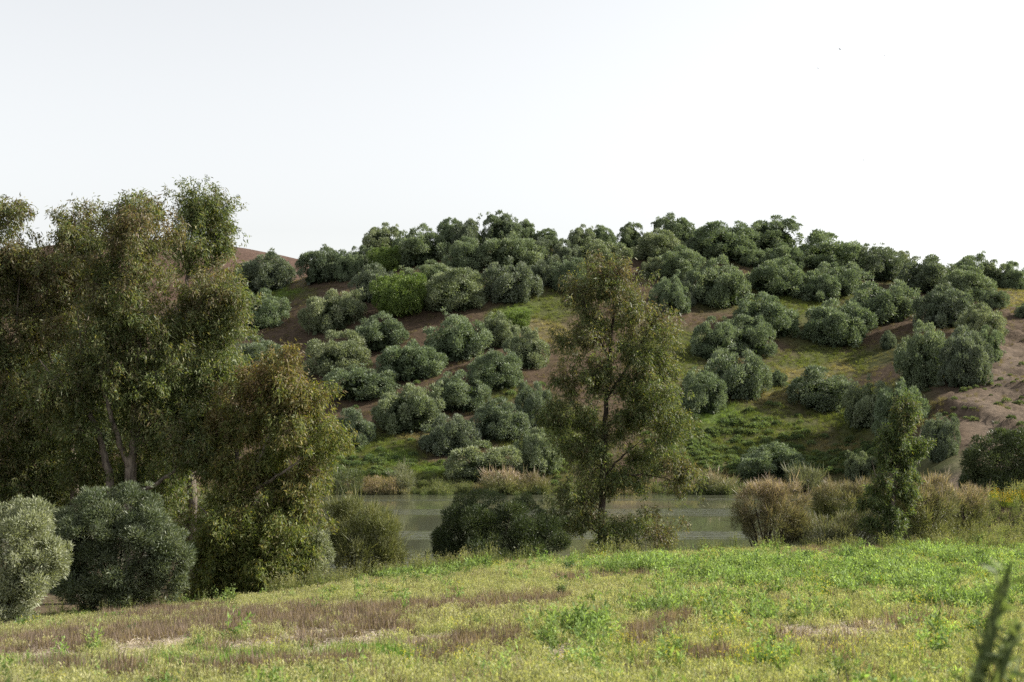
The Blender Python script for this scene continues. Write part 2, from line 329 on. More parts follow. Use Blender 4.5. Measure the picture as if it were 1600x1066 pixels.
OLIVE_COLS = [(.10, .122, .08), (.138, .162, .106), (.182, .205, .142), (.26, .275, .205)]
def olive_proto(seed, R_=4.6, H=6.2, skirt=.05, nl=46, trunk_h=.9, lobes=None):
    rng = np.random.default_rng(seed)
    C = []; rr = []
    # a few big boughs, each a cluster of lobes
    nb = 6 + seed % 3; boughs = []
    for b in range(nb):
        an = b * 2 * math.pi / nb + rng.normal() * .3; q = R_ * (.38 + .2 * rng.random()); boughs.append((math.cos(an) * q, math.sin(an) * q, H * (.32 + .22 * rng.random()), R_ * (.36 + .12 * rng.random())))
    boughs.append((rng.normal() * .5, rng.normal() * .5, H * .58, R_ * .46))
    for bx, by, bz, br in boughs:
        for k in range(int(nl / nb) + 2):
            d = nrm(rng.normal(size=3) + np.array([bx, by, 0]) * .22 + np.array([0, 0, .35]))
            p = np.array([bx, by, bz]) + d * br * np.array([1, 1, .95 * H / (1.35 * R_)])
            p[2] = max(p[2], skirt * H + .5)
            C.append(p); rr.append(R_ * (.12 + .13 * rng.random()))
    for k in range(int(nl * .45)):   # skirt down to the ground
        an = rng.random() * 2 * math.pi; q = R_ * (.62 + .3 * rng.random())
        C.append((math.cos(an) * q, math.sin(an) * q, H * (skirt + .08 + .2 * rng.random()))); rr.append(R_ * (.14 + .08 * rng.random()))
    for k in range(14):    # stray shoots that break the outline
        j = rng.integers(0, len(C)); q = np.array(C[j]); q = q + nrm(q - np.array([0, 0, H * .35])) * R_ * (.12 + .1 * rng.random()); C.append(q); rr.append(R_ * (.06 + .04 * rng.random()))
    C = np.array(C); rr = np.array(rr)
    V, Q, col = lobe_foliage(rng, C, rr, 212, .31, .135, OLIVE_COLS, center=np.array([0, 0, H * .35]), ns=.42)
    # dark inner leaf fill, added to block light through the crown
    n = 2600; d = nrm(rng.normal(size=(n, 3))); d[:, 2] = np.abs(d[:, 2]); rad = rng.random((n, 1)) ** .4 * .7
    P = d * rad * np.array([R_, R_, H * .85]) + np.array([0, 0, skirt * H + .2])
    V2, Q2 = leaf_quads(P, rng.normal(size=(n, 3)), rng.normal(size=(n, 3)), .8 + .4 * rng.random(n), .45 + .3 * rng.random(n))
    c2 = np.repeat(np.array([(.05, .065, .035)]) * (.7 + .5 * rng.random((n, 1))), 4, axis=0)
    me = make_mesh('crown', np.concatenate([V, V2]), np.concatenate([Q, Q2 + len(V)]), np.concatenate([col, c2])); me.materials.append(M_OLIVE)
    lines = [([(0, 0, -.6), (.05, .03, trunk_h * .5), (.1, -.05, trunk_h)], [.42, .3, .26])]
    for bx, by, bz, br in boughs:
        lines.append(([(.1, -.05, trunk_h * .9), (bx * .35, by * .35, trunk_h + (bz - trunk_h) * .45), (bx * .8, by * .8, bz * .95), (bx * 1.05, by * 1.05, bz + br * .5)], [.2, .14, .08, .03]))
    tv, tq = tubes(lines, 6); mt = make_mesh('trunk', tv, tq, smooth_shade=True); mt.materials.append(M_BARK)
    rv = np.hypot(V[:, 0], V[:, 1])
    return dict(crown=me, trunk=mt, R=float(np.percentile(np.abs(V[:, 0]), 98.5)), H=float(np.percentile(V[:, 2], 99.6)))
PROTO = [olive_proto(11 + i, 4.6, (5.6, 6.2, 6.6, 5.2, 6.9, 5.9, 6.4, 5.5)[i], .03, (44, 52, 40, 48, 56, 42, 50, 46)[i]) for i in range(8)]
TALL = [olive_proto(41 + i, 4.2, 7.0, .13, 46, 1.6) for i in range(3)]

def plant_tree(name, proto, P, width, hgt, rot, label, cat, group=None):
    e = link(name, None, loc=P); e.rotation_euler = (0, 0, rot)
    sx = width / (2.0 * proto['R']); sz = hgt / proto['H']; e.scale = (sx, sx, sz)
    tag(e, label, cat, group)
    link('trunk', proto['trunk'], e); link('crown', proto['crown'], e)
    return e

# ------------------------------------------------------------------ olive trees on the hill: photo extents (x0, x1, top, foot), prototype, label
OLIVES = [
 (359,407,413,464,0,'small round olive partly hidden by the tall eucalyptus, below the bare brown ridge'),
 (383,454,399,458,1,'broad olive standing right beneath the bare brown ridge, overlapping a smaller one'),
 (368,450,454,518,2,'olive touching the eucalyptus edge, just below the small bright grass patch'),
 (474,542,389,443,3,'dark olive at the foot of the bare brown ridge, first of the hilltop line'),
 (526,560,397,440,4,'small olive squeezed against the dark olive where the bare ridge ends'),
 (546,584,387,425,5,'small pale olive between the bare-ridge olive and the first tall skyline clump'),
 (570,622,352,405,8,'tall skyline olive that starts the raised wooded crest'),
 (620,694,355,418,6,'wide skyline olive second along the raised wooded crest'),
 (682,722,344,398,9,'upright skyline olive above the paired round olives, with a notch beside it'),
 (706,762,344,400,7,'rounded skyline olive just left of the two-peaked highest olive'),
 (548,624,415,474,0,'grey olive standing behind the vivid green leafy tree'),
 (636,702,410,456,2,'olive in the gap between the vivid green tree and the skyline woods'),
 (661,766,424,493,4,'large lumpy olive just right of the vivid green tree'),
 (472,568,455,525,1,'olive alone on brown soil below the dark bare-ridge olive'),
 (548,638,492,557,6,'olive on brown soil directly below the vivid green tree'),
 (475,588,520,592,5,'wide olive with a deep notch on top, below the lone brown-soil olive'),
 (590,695,537,600,3,'dense dome-shaped olive on dark soil, mid slope, above the paired lakeside rows'),
 (664,768,493,569,7,'large round olive below the lumpy olive, bare soil under it'),
 (338,442,528,592,2,'olive half hidden behind the reddish top of the leaning eucalyptus'),
 (322,374,584,628,0,'olive glimpsed low between the two big eucalyptus crowns'),
 (512,620,574,633,4,'flat-topped olive just past the leaning eucalyptus top, below the notched olive'),
 (584,690,603,684,1,'large dark olive two rows above the grassy lakeside clearing'),
 (668,768,583,650,6,'pale olive mid slope, between the dome-shaped olive and the lakeside pair'),
 (516,588,641,704,5,'small olive above the green lakeside clearing, beside the leaning eucalyptus'),
 (654,748,647,716,7,'round olive at the upper edge of the green lakeside clearing'),
 (738,828,625,694,0,'olive right of the round clearing olive, leaning over the row below'),
 (703,825,692,760,2,'wide lakeside olive right behind the pinkish tamarisk on the far shore'),
 (802,878,672,750,3,'lakeside olive half hidden by the left edge of the central eucalyptus'),
 (733,822,551,614,4,'compact olive mid slope, level with the dome-shaped one, nearer the central eucalyptus'),
 (806,866,600,674,1,'olive partly covered by the central eucalyptus, just above the lakeside pair'),
 (788,860,515,580,5,'olive touching the central eucalyptus, below the yellow-green grass patch'),
 (747,814,490,547,6,'grey olive directly below the yellow-green grass patch'),
 (750,846,410,480,7,'big pale olive at the head of the yellow-green grass patch'),
 (700,756,374,430,0,'olive behind the lumpy olive, one row under the skyline'),
 (757,808,334,392,8,'highest two-peaked skyline olive on the wooded crest'),
 (803,836,346,388,10,'small skyline olive stuck to the right of the highest two-peaked olive'),
 (838,873,360,392,9,'low skyline olive at the start of the dip in the crest'),
 (756,840,370,428,3,'broad brownish-green olive filling the slope under the highest skyline olive'),
 (828,872,374,420,2,'olive just below the low dip in the crest'),
 (864,904,376,420,5,'small olive under the left side of the crest dip, beside the broad one'),
 (820,864,408,450,1,'small olive at the upper right of the big pale grass-patch olive'),
 (864,914,406,460,4,'dark olive above the brown grassy opening left of the central eucalyptus top'),
 (890,926,354,402,8,'pointed skyline olive left of a matching one, past the crest dip'),
 (924,959,355,398,10,'rounder skyline olive right of the pointed one, past the crest dip'),
 (902,978,378,424,6,'wide olive right behind the tip of the central eucalyptus'),
 (966,1006,351,394,9,'lone skyline olive with its own trunk showing beside a bare bank'),
 (996,1066,362,414,0,'dome-shaped olive in front of the tall open-crowned skyline olive'),
 (1025,1084,337,396,8,'tall open-crowned skyline olive standing above its neighbours'),
 (1074,1110,364,408,1,'small skyline olive filling the dip right of the tall open-crowned one'),
 (1028,1096,388,440,2,'olive just right of the central eucalyptus tip, second row'),
 (1004,1038,405,438,5,'small olive peeping over the right shoulder of the central eucalyptus'),
 (1016,1080,432,494,7,'grey olive half hidden by the right shoulder of the central eucalyptus'),
 (1054,1088,436,482,3,'narrow olive between the eucalyptus shoulder and the big dark dome'),
 (1090,1180,352,412,4,'broad skyline olive on the left half of the right-hand summit'),
 (1166,1243,341,402,8,'top skyline olive of the right-hand summit'),
 (1072,1175,404,486,6,'big dark dome-shaped olive right of the central eucalyptus crown'),
 (1168,1246,408,465,1,'soft round olive right of the big dark dome, under the summit'),
 (1148,1192,384,418,0,'small olive wedged between the two summit skyline olives and the dome'),
 (1198,1252,383,426,2,'olive below the summit top, left end of the long sloping row'),
 (1242,1350,369,430,5,'long low skyline olive right of the summit, where the crest starts falling'),
 (1268,1344,410,464,7,'olive directly below the long low skyline olive'),
 (1236,1312,426,476,3,'olive at the upper rim of the shaded hollow, with another behind its shoulder'),
 (1336,1403,386,440,4,'skyline olive above the thin strip of sunlit grass'),
 (1393,1426,395,437,10,'narrow last skyline olive before the crest gap'),
 (1408,1503,402,460,6,'wide dark olive right after the crest gap'),
 (1465,1556,419,478,0,'olive overlapping the wide dark one, near the sunlit crest grass'),
 (1478,1542,402,440,1,'flat skyline olive behind the two wide ones near the photo edge'),
 (1536,1577,409,448,2,'second to last skyline olive toward the photo edge'),
 (1568,1606,411,450,5,'last skyline olive, cut by the photo edge'),
 (1316,1436,439,512,7,'very wide olive above the brown diagonal slope, middle of the sloping row'),
 (1432,1524,449,515,3,'olive between the very wide one and the bare eroded slope'),
 (1534,1574,455,484,4,'low dark bush-like olive at the top of the bare eroded slope'),
 (1138,1250,461,532,6,'pale spreading olive above the shaded hollow, left of the lumpy one'),
 (1254,1367,470,548,1,'large lumpy olive casting shade over the hollow with a sunlit streak'),
 (1376,1401,519,547,0,'tiny grey shrub-like olive alone on the brown diagonal slope'),
 (1084,1152,498,568,2,'olive just right of the central eucalyptus, above two lower ones'),
 (1122,1212,495,562,5,'olive with a drooping right side at the left rim of the shaded hollow'),
 (1098,1204,547,630,7,'big olive at the left rim of the sunlit grass strip'),
 (1200,1229,581,607,3,'tiny olive bush attached to the big olive beside the sunlit grass strip'),
 (1062,1134,579,652,4,'olive directly above the carpet of low green mounds'),
 (1394,1494,508,612,6,'huge many-lobed olive beside the eroded slope'),
 (1468,1554,514,608,1,'darker half of the big clump, nearest the eroded slope'),
 (1498,1570,477,530,0,'olive behind the big clump, at the upper edge of the eroded slope'),
 (1518,1569,512,566,2,'small olive tucked behind the right flank of the big clump'),
 (1226,1342,575,648,5,'dark olive at the lower end of the sunlit grass strip'),
 (1316,1404,596,672,7,'dark olive overlapped on its right by a twin, above the small eucalyptus'),
 (1366,1448,600,690,3,'dark olive directly behind the top of the small eucalyptus'),
 (1444,1496,652,722,4,'small olive right of the small eucalyptus, at the foot of the eroded slope'),
 (1150,1264,695,758,6,'low rounded olive alone on the lakeshore among green mounds'),
 (1322,1372,708,752,1,'small grey-green shrubby olive on the shore left of the small eucalyptus'),
 (20,110,420,490,1,'olive on the hill seen through the gap left of the tallest eucalyptus top'),
 (60,160,500,575,2,'olive on the hill glimpsed between the two left eucalyptus stems'),
 (-30,60,560,640,3,'olive glimpsed behind the eucalyptus at the photo edge'),
 (150,250,560,640,5,'olive glimpsed right behind the pale forked stems'),
 (250,345,480,560,6,'olive glimpsed behind the right flank of the tallest eucalyptus'),
 (240,335,610,690,7,'olive glimpsed low between the forked stems and the leaning eucalyptus'),
 (90,190,640,720,0,'olive glimpsed low behind the grey-brown crowned eucalyptus'),
 (1586,1614,477,498,0,'small bush cut by the photo edge on the bare eroded slope'),
]
rnd = random.Random(5)
protos = PROTO + TALL
for i, (x0, x1, vt, vb, pi, label) in enumerate(OLIVES):
    uc = (x0 + x1) / 2; h = hit(uc, vb, 90)
    if h is None:
        yc_ = 246 + 6 * math.sin(uc / 170.0) + rnd.uniform(-2, 2); h = at(uc, vb, yc_); h[2] = float(height(h[0], h[1]))
    wd = (x1 - x0) * px(h[1]); Y = min(h[1] + .38 * wd, 252 + rnd.uniform(0, 3))
    wd = (x1 - x0) * px(Y) * (1.2 if vb < 470 else .97)
    b = at(uc, vb, Y); gz = float(height(b[0], b[1])); gz = gz * .35 + .65 * min(gz, float(h[2])); top = at(uc, vt - 2, Y)[2]
    hg = max(top - gz, wd * .5)
    plant_tree('olive_tree', protos[pi], (b[0], b[1], gz - .15), wd, hg + .15, rnd.uniform(0, 6.28), label, 'tree', 'olive trees on the hillside')
# vivid green leafy tree
GREEN_COLS = [(.065, .10, .03), (.095, .145, .038), (.14, .20, .05), (.19, .25, .07)]
def recolour(proto, cols, seed, mat):
    me = proto['crown'].copy(); n = len(me.vertices); rng = np.random.default_rng(seed)
    k = rng.random(n // 4); cols = np.asarray(cols)
    c = np.stack([np.interp(k, np.linspace(0, 1, len(cols)), cols[:, j]) for j in range(3)], -1)
    c4 = np.ones((n, 4), np.float32); c4[:, :3] = np.repeat(c, 4, axis=0)[:n]
    me.color_attributes['col'].data.foreach_set('color', c4.ravel()); me.materials.clear(); me.materials.append(mat)
    return dict(proto, crown=me)
gp = recolour(PROTO[4], GREEN_COLS, 3, M_SHRUB)
def place_green(x0, x1, vt, vb, name, label, cat):
    uc = (x0 + x1) / 2; h = hit(uc, vb, 90); wd = (x1 - x0) * px(h[1]); Y = h[1] + .05 * wd
    b = at(uc, vb, Y); gz = float(height(b[0], b[1])); top = at(uc, vt, Y)[2]
    plant_tree(name, gp, (b[0], b[1], gz - .1), wd, max(top - gz, wd * .4) + .1, 1.2, label, cat)
place_green(586, 662, 426, 495, 'leafy_tree', 'vivid green leafy tree among the grey olives, upper left slope', 'tree')
place_green(782, 826, 485, 516, 'leafy_bush', 'small dark green bush below the yellow-green grass patch', 'bush')
place_green(578, 626, 384, 426, 'leafy_tree', 'fresh green tree under the start of the raised wooded crest', 'tree')

# ------------------------------------------------------------------ eucalyptus trees
EUC_G = np.array([(.055, .078, .034), (.085, .112, .046), (.12, .146, .06), (.19, .205, .10)])
EUC_R = np.array([(.075, .052, .038), (.115, .075, .055), (.16, .105, .078), (.22, .16, .12)])
def eucalyptus(label, Y, stems, blobs, seed, leaves=220, clump=.42, L=.2, W=.046, bark=M_EBARK, ncl=1.0, grp=5, jit=1.0, tint=(.98, 1.03, .95), group='eucalyptus trees at the lake edge'):
    """stems: polylines of (photo x, photo y, depth offset, radius m); blobs: (x, y, rx, ry, depth offset, clumps, red share)"""
    rng = np.random.default_rng(seed)
    base = at(stems[0][0][0], stems[0][0][1], Y); gz = float(height(base[0], base[1])); org = np.array([base[0], base[1], gz])
    nodes = []; rads = []; lines = []; limb_lines = []
    for si, st in enumerate(stems):
        p = np.array([at(u, v, Y + dy) for u, v, dy, r in st]); r = np.array([q[3] for q in st])
        if si == 0 or st[0][3] > .1 and abs(st[0][1] - stems[0][0][1]) < 30: p[0, 2] = float(height(p[0, 0], p[0, 1])) - .3
        t = np.linspace(0, len(p) - 1, (len(p) - 1) * 7 + 1)
        # smooth the polyline
        pp = np.stack([np.interp(t, np.arange(len(p)), p[:, k]) for k in range(3)], -1); rr = np.interp(t, np.arange(len(p)), r)
        for _ in range(3): pp[1:-1] = (pp[:-2] + 2 * pp[1:-1] + pp[2:]) / 4
        pp[1:-1] += rng.normal(size=(len(pp) - 2, 3)) * .02
        (lines if si == 0 else limb_lines).append((pp, rr)); nodes.append(pp); rads.append(rr)
    nodes = np.concatenate(nodes); rads = np.concatenate(rads)
    C = []; red = []
    for u, v, ru, rv, dy, k, rs in blobs:
        k = int(k * ncl); c0 = at(u, v, Y + dy); a_ = ru * px(Y); b_ = rv * px(Y)
        ks = max(2, k // grp); d = nrm(rng.normal(size=(ks, 3))) * (rng.random((ks, 1)) ** .4); d = d[np.concatenate([np.arange(ks), rng.integers(0, ks, k - ks)])]
        C.append(c0 + d * np.array([a_, min(a_, 2.6), b_]) + rng.normal(size=(k, 3)) * np.array([.34, .34, .36]) * jit); red.append(np.clip(rs * .9 - .05 + .3 * d[:, 2] + .15 * rng.normal(size=k), 0, 1))
    C = np.concatenate(C); red = np.concatenate(red)
    g = height(C[:, 0], C[:, 1]); C[:, 2] = np.maximum(C[:, 2], g + .5)
    order = np.argsort([np.min(np.linalg.norm(nodes - c_, axis=1)) for c_ in C])
    twigs = []
    for i in order:
        c_ = C[i]; dv = np.linalg.norm(nodes - c_, axis=1); dz = nodes[:, 2] - (c_[2] - .45 * dv)
        j = int(np.argmin(dv + 1.1 * np.maximum(dz, 0) + .25 * (rads < .02))); a_ = nodes[j]; ln = dv[j]
        midp = (a_ + c_) / 2 + np.array([0, 0, .12 * ln]) + rng.normal(size=3) * .06 * ln
        t = np.linspace(0, 1, max(4, int(ln / .35)))[:, None]
        pp = (1 - t) ** 2 * a_ + 2 * t * (1 - t) * midp + t * t * c_
        r0 = min(rads[j] * .7, .012 + .016 * ln); rr = np.linspace(r0, .006, len(pp))
        twigs.append((pp, rr)); nodes = np.concatenate([nodes, pp[1:]]); rads = np.concatenate([rads, rr[1:]])
    e = link('eucalyptus_tree', None, loc=org); tag(e, label, 'tree', group)
    tv, tq = tubes(lines, 9); me = make_mesh('trunk', tv - org, tq, smooth_shade=True); me.materials.append(bark); link('trunk', me, e)
    for ll in limb_lines:
        tv, tq = tubes([ll], 8); me = make_mesh('limb', tv - org, tq, smooth_shade=True); me.materials.append(bark); link('limb', me, e)
    tv, tq = tubes(twigs, 4); me = make_mesh('branches', tv - org, tq, smooth_shade=True); me.materials.append(bark); link('branches', me, e)['kind'] = 'stuff'
    # leaves: hanging sprays around each clump, in two to four drooping tassels
    n = len(C); cnt = (leaves * (.5 + rng.random(n))).astype(int); idx = np.repeat(np.arange(n), cnt); N_ = len(idx)
    tass = rng.normal(size=(n, 5, 3)) * clump * np.array([.75, .75, .5]); ti = rng.integers(0, 5, N_)
    hang = rng.random(N_) ** 1.3
    P = C[idx] + tass[idx, ti] + rng.normal(size=(N_, 3)) * clump * .28
    P[:, 2] -= hang * clump * .7
    D = rng.normal(size=(N_, 3)) * .5 + np.array([0, 0, -.62]) + nrm(tass[idx, ti]) * .35
    Nn = rng.normal(size=(N_, 3)) + np.array([.25, -.3, .2])
    Vv, Qq = leaf_quads(P, D, Nn, L * (.6 + .7 * rng.random(N_)), W * (.7 + .6 * rng.random(N_)), .4)
    k = rng.random(N_); pk = np.linspace(0, 1, 4)
    cg = np.stack([np.interp(k, pk, EUC_G[:, j]) for j in range(3)], -1); cr_ = np.stack([np.interp(k, pk, EUC_R[:, j]) for j in range(3)], -1)
    rw = np.clip(red[idx] + .25 * rng.normal(size=N_), 0, 1)[:, None]; col = cg * (1 - rw) + cr_ * rw
    yl = rng.random(N_) < .03; col[yl] = np.array([.22, .19, .05]) * (.6 + .5 * rng.random((yl.sum(), 1)))
    me = make_mesh('crown', Vv - org, Qq, np.repeat(col * np.array(tint), 4, axis=0)); me.materials.append(M_EUC); link('crown', me, e)
    return e

# main multi-stemmed tree
eucalyptus('tallest multi-stemmed eucalyptus with pale forked stems above the dark willow', 60.0,
 [[(206, 930, 0, .34), (204, 800, 0, .28), (204, 735, 0, .24), (210, 680, 0, .17), (216, 600, 0, .14), (218, 520, .2, .11), (216, 420, .2, .07), (222, 330, .3, .02)],
  [(190, 905, .5, .24), (178, 800, .4, .2), (172, 745, .2, .17), (158, 690, 0, .13), (143, 650, 0, .11), (112, 610, -.3, .08), (88, 595, -.4, .05), (60, 560, -.5, .02)],
  [(204, 735, 0, .16), (186, 690, -.3, .12), (172, 645, -.4, .1), (160, 600, -.4, .08), (150, 520, -.3, .05), (160, 430, 0, .02)],
  [(210, 690, 0, .13), (232, 640, .5, .1), (240, 590, .6, .08), (262, 540, .6, .06), (290, 480, .6, .04), (320, 430, .5, .02)],
  [(143, 650, 0, .07), (130, 600, .1, .05), (126, 540, .2, .03), (120, 470, .2, .015)],
  [(204, 770, 0, .12), (240, 760, -.6, .09), (280, 730, -.9, .07), (320, 700, -1, .03)]],
 [(215, 365, 48, 58, .2, 56, .62), (208, 470, 72, 75, 0, 76, .32), (165, 400, 30, 40, .4, 16, .5), (180, 590, 75, 60, -.3, 50, .12), (270, 560, 70, 75, .6, 60, .15), (320, 470, 46, 60, .6, 46, .5), (338, 530, 28, 55, .8, 26, .15), (265, 665, 70, 50, .4, 40, .1), (105, 640, 55, 55, -.4, 34, .15), (315, 690, 50, 55, -.9, 34, .3), (215, 310, 18, 14, .2, 7, .5), (120, 560, 60, 70, .4, 40, .3), (360, 470, 18, 24, .5, 9, .1), (250, 740, 60, 40, 1.5, 34, .0), (300, 640, 50, 50, 1.2, 30, .1), (330, 610, 34, 50, .4, 24, .1), (150, 740, 60, 40, 2.2, 34, .0)], 101, leaves=185, W=.05, ncl=1.35)
eucalyptus('grey-brown crowned eucalyptus left of the pale forked stems, rounded top', 63.0,
 [[(120, 905, 0, .28), (118, 800, 0, .22), (110, 680, 0, .17), (112, 560, 0, .12), (114, 440, 0, .07), (118, 340, 0, .02)], [(112, 640, 0, .1), (80, 570, .5, .07), (60, 480, .6, .03)], [(112, 600, 0, .1), (135, 520, -.4, .06), (140, 440, -.4, .02)]],
 [(118, 355, 36, 42, 0, 34, .45), (100, 440, 62, 62, 0, 66, .65), (40, 430, 30, 40, .3, 18, .5), (85, 530, 62, 70, 0, 56, .4), (60, 400, 24, 34, .3, 16, .45), (60, 630, 60, 60, .3, 44, .25), (120, 690, 60, 60, .8, 34, .1), (70, 740, 50, 50, .8, 26, .1), (150, 620, 50, 80, 1.2, 36, .1), (90, 790, 70, 40, 1.2, 40, .0), (40, 700, 50, 50, 1.5, 36, .1)], 102, leaves=185, W=.05, ncl=1.4)
eucalyptus('sparse dark green eucalyptus top rising behind the tallest one', 68.0,
 [[(300, 900, 0, .26), (300, 760, 0, .22), (292, 600, 0, .16), (288, 480, 0, .11), (298, 380, 0, .06), (312, 300, 0, .02)], [(288, 500, 0, .08), (325, 400, .4, .05), (340, 330, .4, .015)], [(292, 560, 0, .07), (335, 500, .3, .04), (365, 460, .3, .015)]],
 [(296, 318, 28, 30, 0, 24, .05), (332, 330, 24, 40, .4, 28, .08), (306, 385, 42, 34, 0, 30, .05), (340, 375, 20, 24, .3, 10, .1), (345, 480, 26, 50, .4, 26, .05), (300, 560, 60, 60, 1, 34, .1), (285, 680, 70, 60, .4, 44, .05), (285, 800, 70, 60, .5, 44, .05), (220, 760, 60, 60, .8, 34, .0), (230, 640, 50, 60, .8, 30, .0)], 103, leaves=165, clump=.42, W=.048, ncl=1.3, grp=2)
eucalyptus('eucalyptus cut by the photo edge, beside the silvery willow', 62.0,
 [[(-20, 925, 0, .28), (-22, 780, 0, .22), (-12, 620, 0, .16), (-8, 480, 0, .1), (0, 340, 0, .02)], [(-12, 640, 0, .1), (25, 540, .3, .06), (30, 430, .3, .02)], [(-14, 700, 0, .1), (-60, 600, 0, .06), (-90, 500, 0, .02)]],
 [(5, 352, 28, 42, 0, 24, .3), (5, 440, 38, 55, 0, 38, .3), (-5, 540, 45, 60, 0, 44, .3), (15, 640, 50, 60, .4, 40, .3), (-60, 520, 50, 80, 0, 40, .3), (10, 740, 50, 60, .8, 36, .15), (-60, 680, 60, 80, 0, 44, .2), (45, 820, 50, 60, 1.5, 28, .05)], 104, leaves=185, W=.05, ncl=1.2)
eucalyptus('shorter leaning eucalyptus with rusty top, foliage drooping down to the field', 58.5,
 [[(372, 925, 0, .24), (376, 840, 0, .2), (388, 760, 0, .15), (418, 690, 0, .1), (450, 640, 0, .06), (470, 585, 0, .02)], [(380, 800, 0, .12), (368, 720, .4, .09), (378, 640, .4, .05), (385, 580, .4, .02)], [(385, 775, 0, .09), (440, 740, -.5, .06), (495, 700, -.6, .02)], [(376, 850, 0, .09), (430, 830, -.6, .06), (480, 800, -.6, .02)], [(374, 870, 0, .08), (340, 820, -.8, .05), (310, 790, -.8, .02)]],
 [(395, 600, 30, 32, .3, 28, .75), (438, 592, 30, 30, 0, 28, .55), (482, 610, 30, 36, 0, 30, .6), (415, 660, 55, 45, 0, 46, .25), (480, 680, 38, 34, -.4, 28, .25), (365, 690, 40, 60, .3, 42, .6), (400, 760, 65, 50, 0, 54, .2), (475, 745, 40, 20, -.5, 18, .35), (450, 800, 50, 45, -.6, 40, .2), (370, 840, 65, 55, -.3, 56, .1), (430, 870, 50, 45, -.5, 40, .1), (345, 890, 45, 45, -.4, 32, .05), (385, 905, 60, 35, 0, 30, .05), (385, 812, 40, 30, -.7, 26, .1), (330, 830, 40, 45, -.2, 26, .1), (415, 815, 34, 26, -.7, 16, .15), (310, 900, 34, 40, .2, 18, .0)], 105, leaves=250, grp=7, tint=(1.14, 1.14, .85))
eucalyptus('tall airy eucalyptus on one straight trunk in the middle of the lakeshore', 70.0,
 [[(939, 880, 0, .2), (940, 800, 0, .17), (944, 700, 0, .14), (949, 600, 0, .105), (955, 520, 0, .075), (962, 450, 0, .04), (964, 415, 0, .015)],
  [(945, 690, 0, .09), (925, 665, -.4, .06), (900, 640, -.5, .04), (880, 600, -.5, .015)], [(948, 620, 0, .09), (985, 570, .4, .06), (1015, 510, .5, .04), (1040, 480, .5, .015)], [(952, 560, 0, .07), (920, 500, -.3, .045), (905, 450, -.3, .015)],
  [(942, 770, 0, .08), (970, 745, -.4, .05), (1010, 740, -.5, .035), (1060, 755, -.6, .012)], [(941, 790, 0, .06), (915, 780, -.4, .04), (885, 780, -.5, .012)], [(943, 745, 0, .06), (975, 710, .4, .04), (1000, 690, .5, .012)], [(940, 835, 0, .05), (910, 820, -.5, .03), (880, 825, -.5, .012)], [(940, 850, 0, .05), (985, 845, -.4, .03), (1020, 855, -.5, .012)]],
 [(950, 430, 34, 26, 0, 26, .45), (985, 445, 34, 30, .2, 26, .5), (925, 470, 34, 40, -.2, 30, .35), (965, 510, 55, 45, 0, 46, .25), (1035, 510, 36, 36, .4, 28, .5), (905, 560, 48, 55, -.4, 44, .3), (1030, 580, 52, 50, .4, 48, .3), (965, 600, 60, 50, 0, 44, .15), (890, 640, 42, 40, -.4, 28, .2), (1010, 660, 55, 40, .4, 38, .15), (1060, 650, 24, 28, .3, 12, .3), (920, 690, 50, 35, .3, 26, .1), (1000, 720, 45, 30, 0, 22, .12),
  (1050, 755, 32, 24, -.6, 18, .35), (890, 770, 42, 26, -.5, 24, .35), (900, 820, 40, 30, -.4, 22, .2), (985, 820, 48, 34, -.4, 28, .15), (1025, 845, 26, 22, -.4, 13, .3), (950, 850, 50, 20, .3, 14, .1), (955, 745, 55, 34, .3, 24, .1), (900, 715, 34, 30, .2, 16, .15), (960, 680, 50, 30, .2, 20, .1), (1035, 700, 26, 24, .2, 10, .2), (868, 590, 16, 30, -.3, 8, .4)], 106, tint=(.95, 1.0, .97), leaves=175, clump=.4, grp=7, jit=.9, bark=M_DARKBARK)
eucalyptus('small slender eucalyptus among pinkish tamarisks near the eroded slope', 71.5,
 [[(1392, 838, 0, .15), (1394, 790, 0, .12), (1402, 730, 0, .09), (1412, 680, 0, .06), (1418, 630, 0, .015)], [(1394, 780, 0, .06), (1370, 750, -.2, .03), (1362, 720, -.2, .01)], [(1400, 740, 0, .05), (1428, 700, .2, .03), (1440, 670, .2, .01)]],
 [(1418, 640, 9, 22, 0, 12, .1), (1413, 676, 20, 28, 0, 24, .08), (1436, 690, 12, 24, .2, 12, .08), (1398, 712, 24, 28, 0, 24, .05), (1422, 730, 20, 24, .2, 16, .05), (1386, 762, 26, 30, 0, 24, .03), (1406, 785, 22, 26, .2, 16, .0), (1366, 790, 16, 24, 0, 10, .0), (1392, 822, 24, 20, -.3, 14, .0)], 107, tint=(.82, .95, .9), leaves=240, clump=.3, jit=.5)

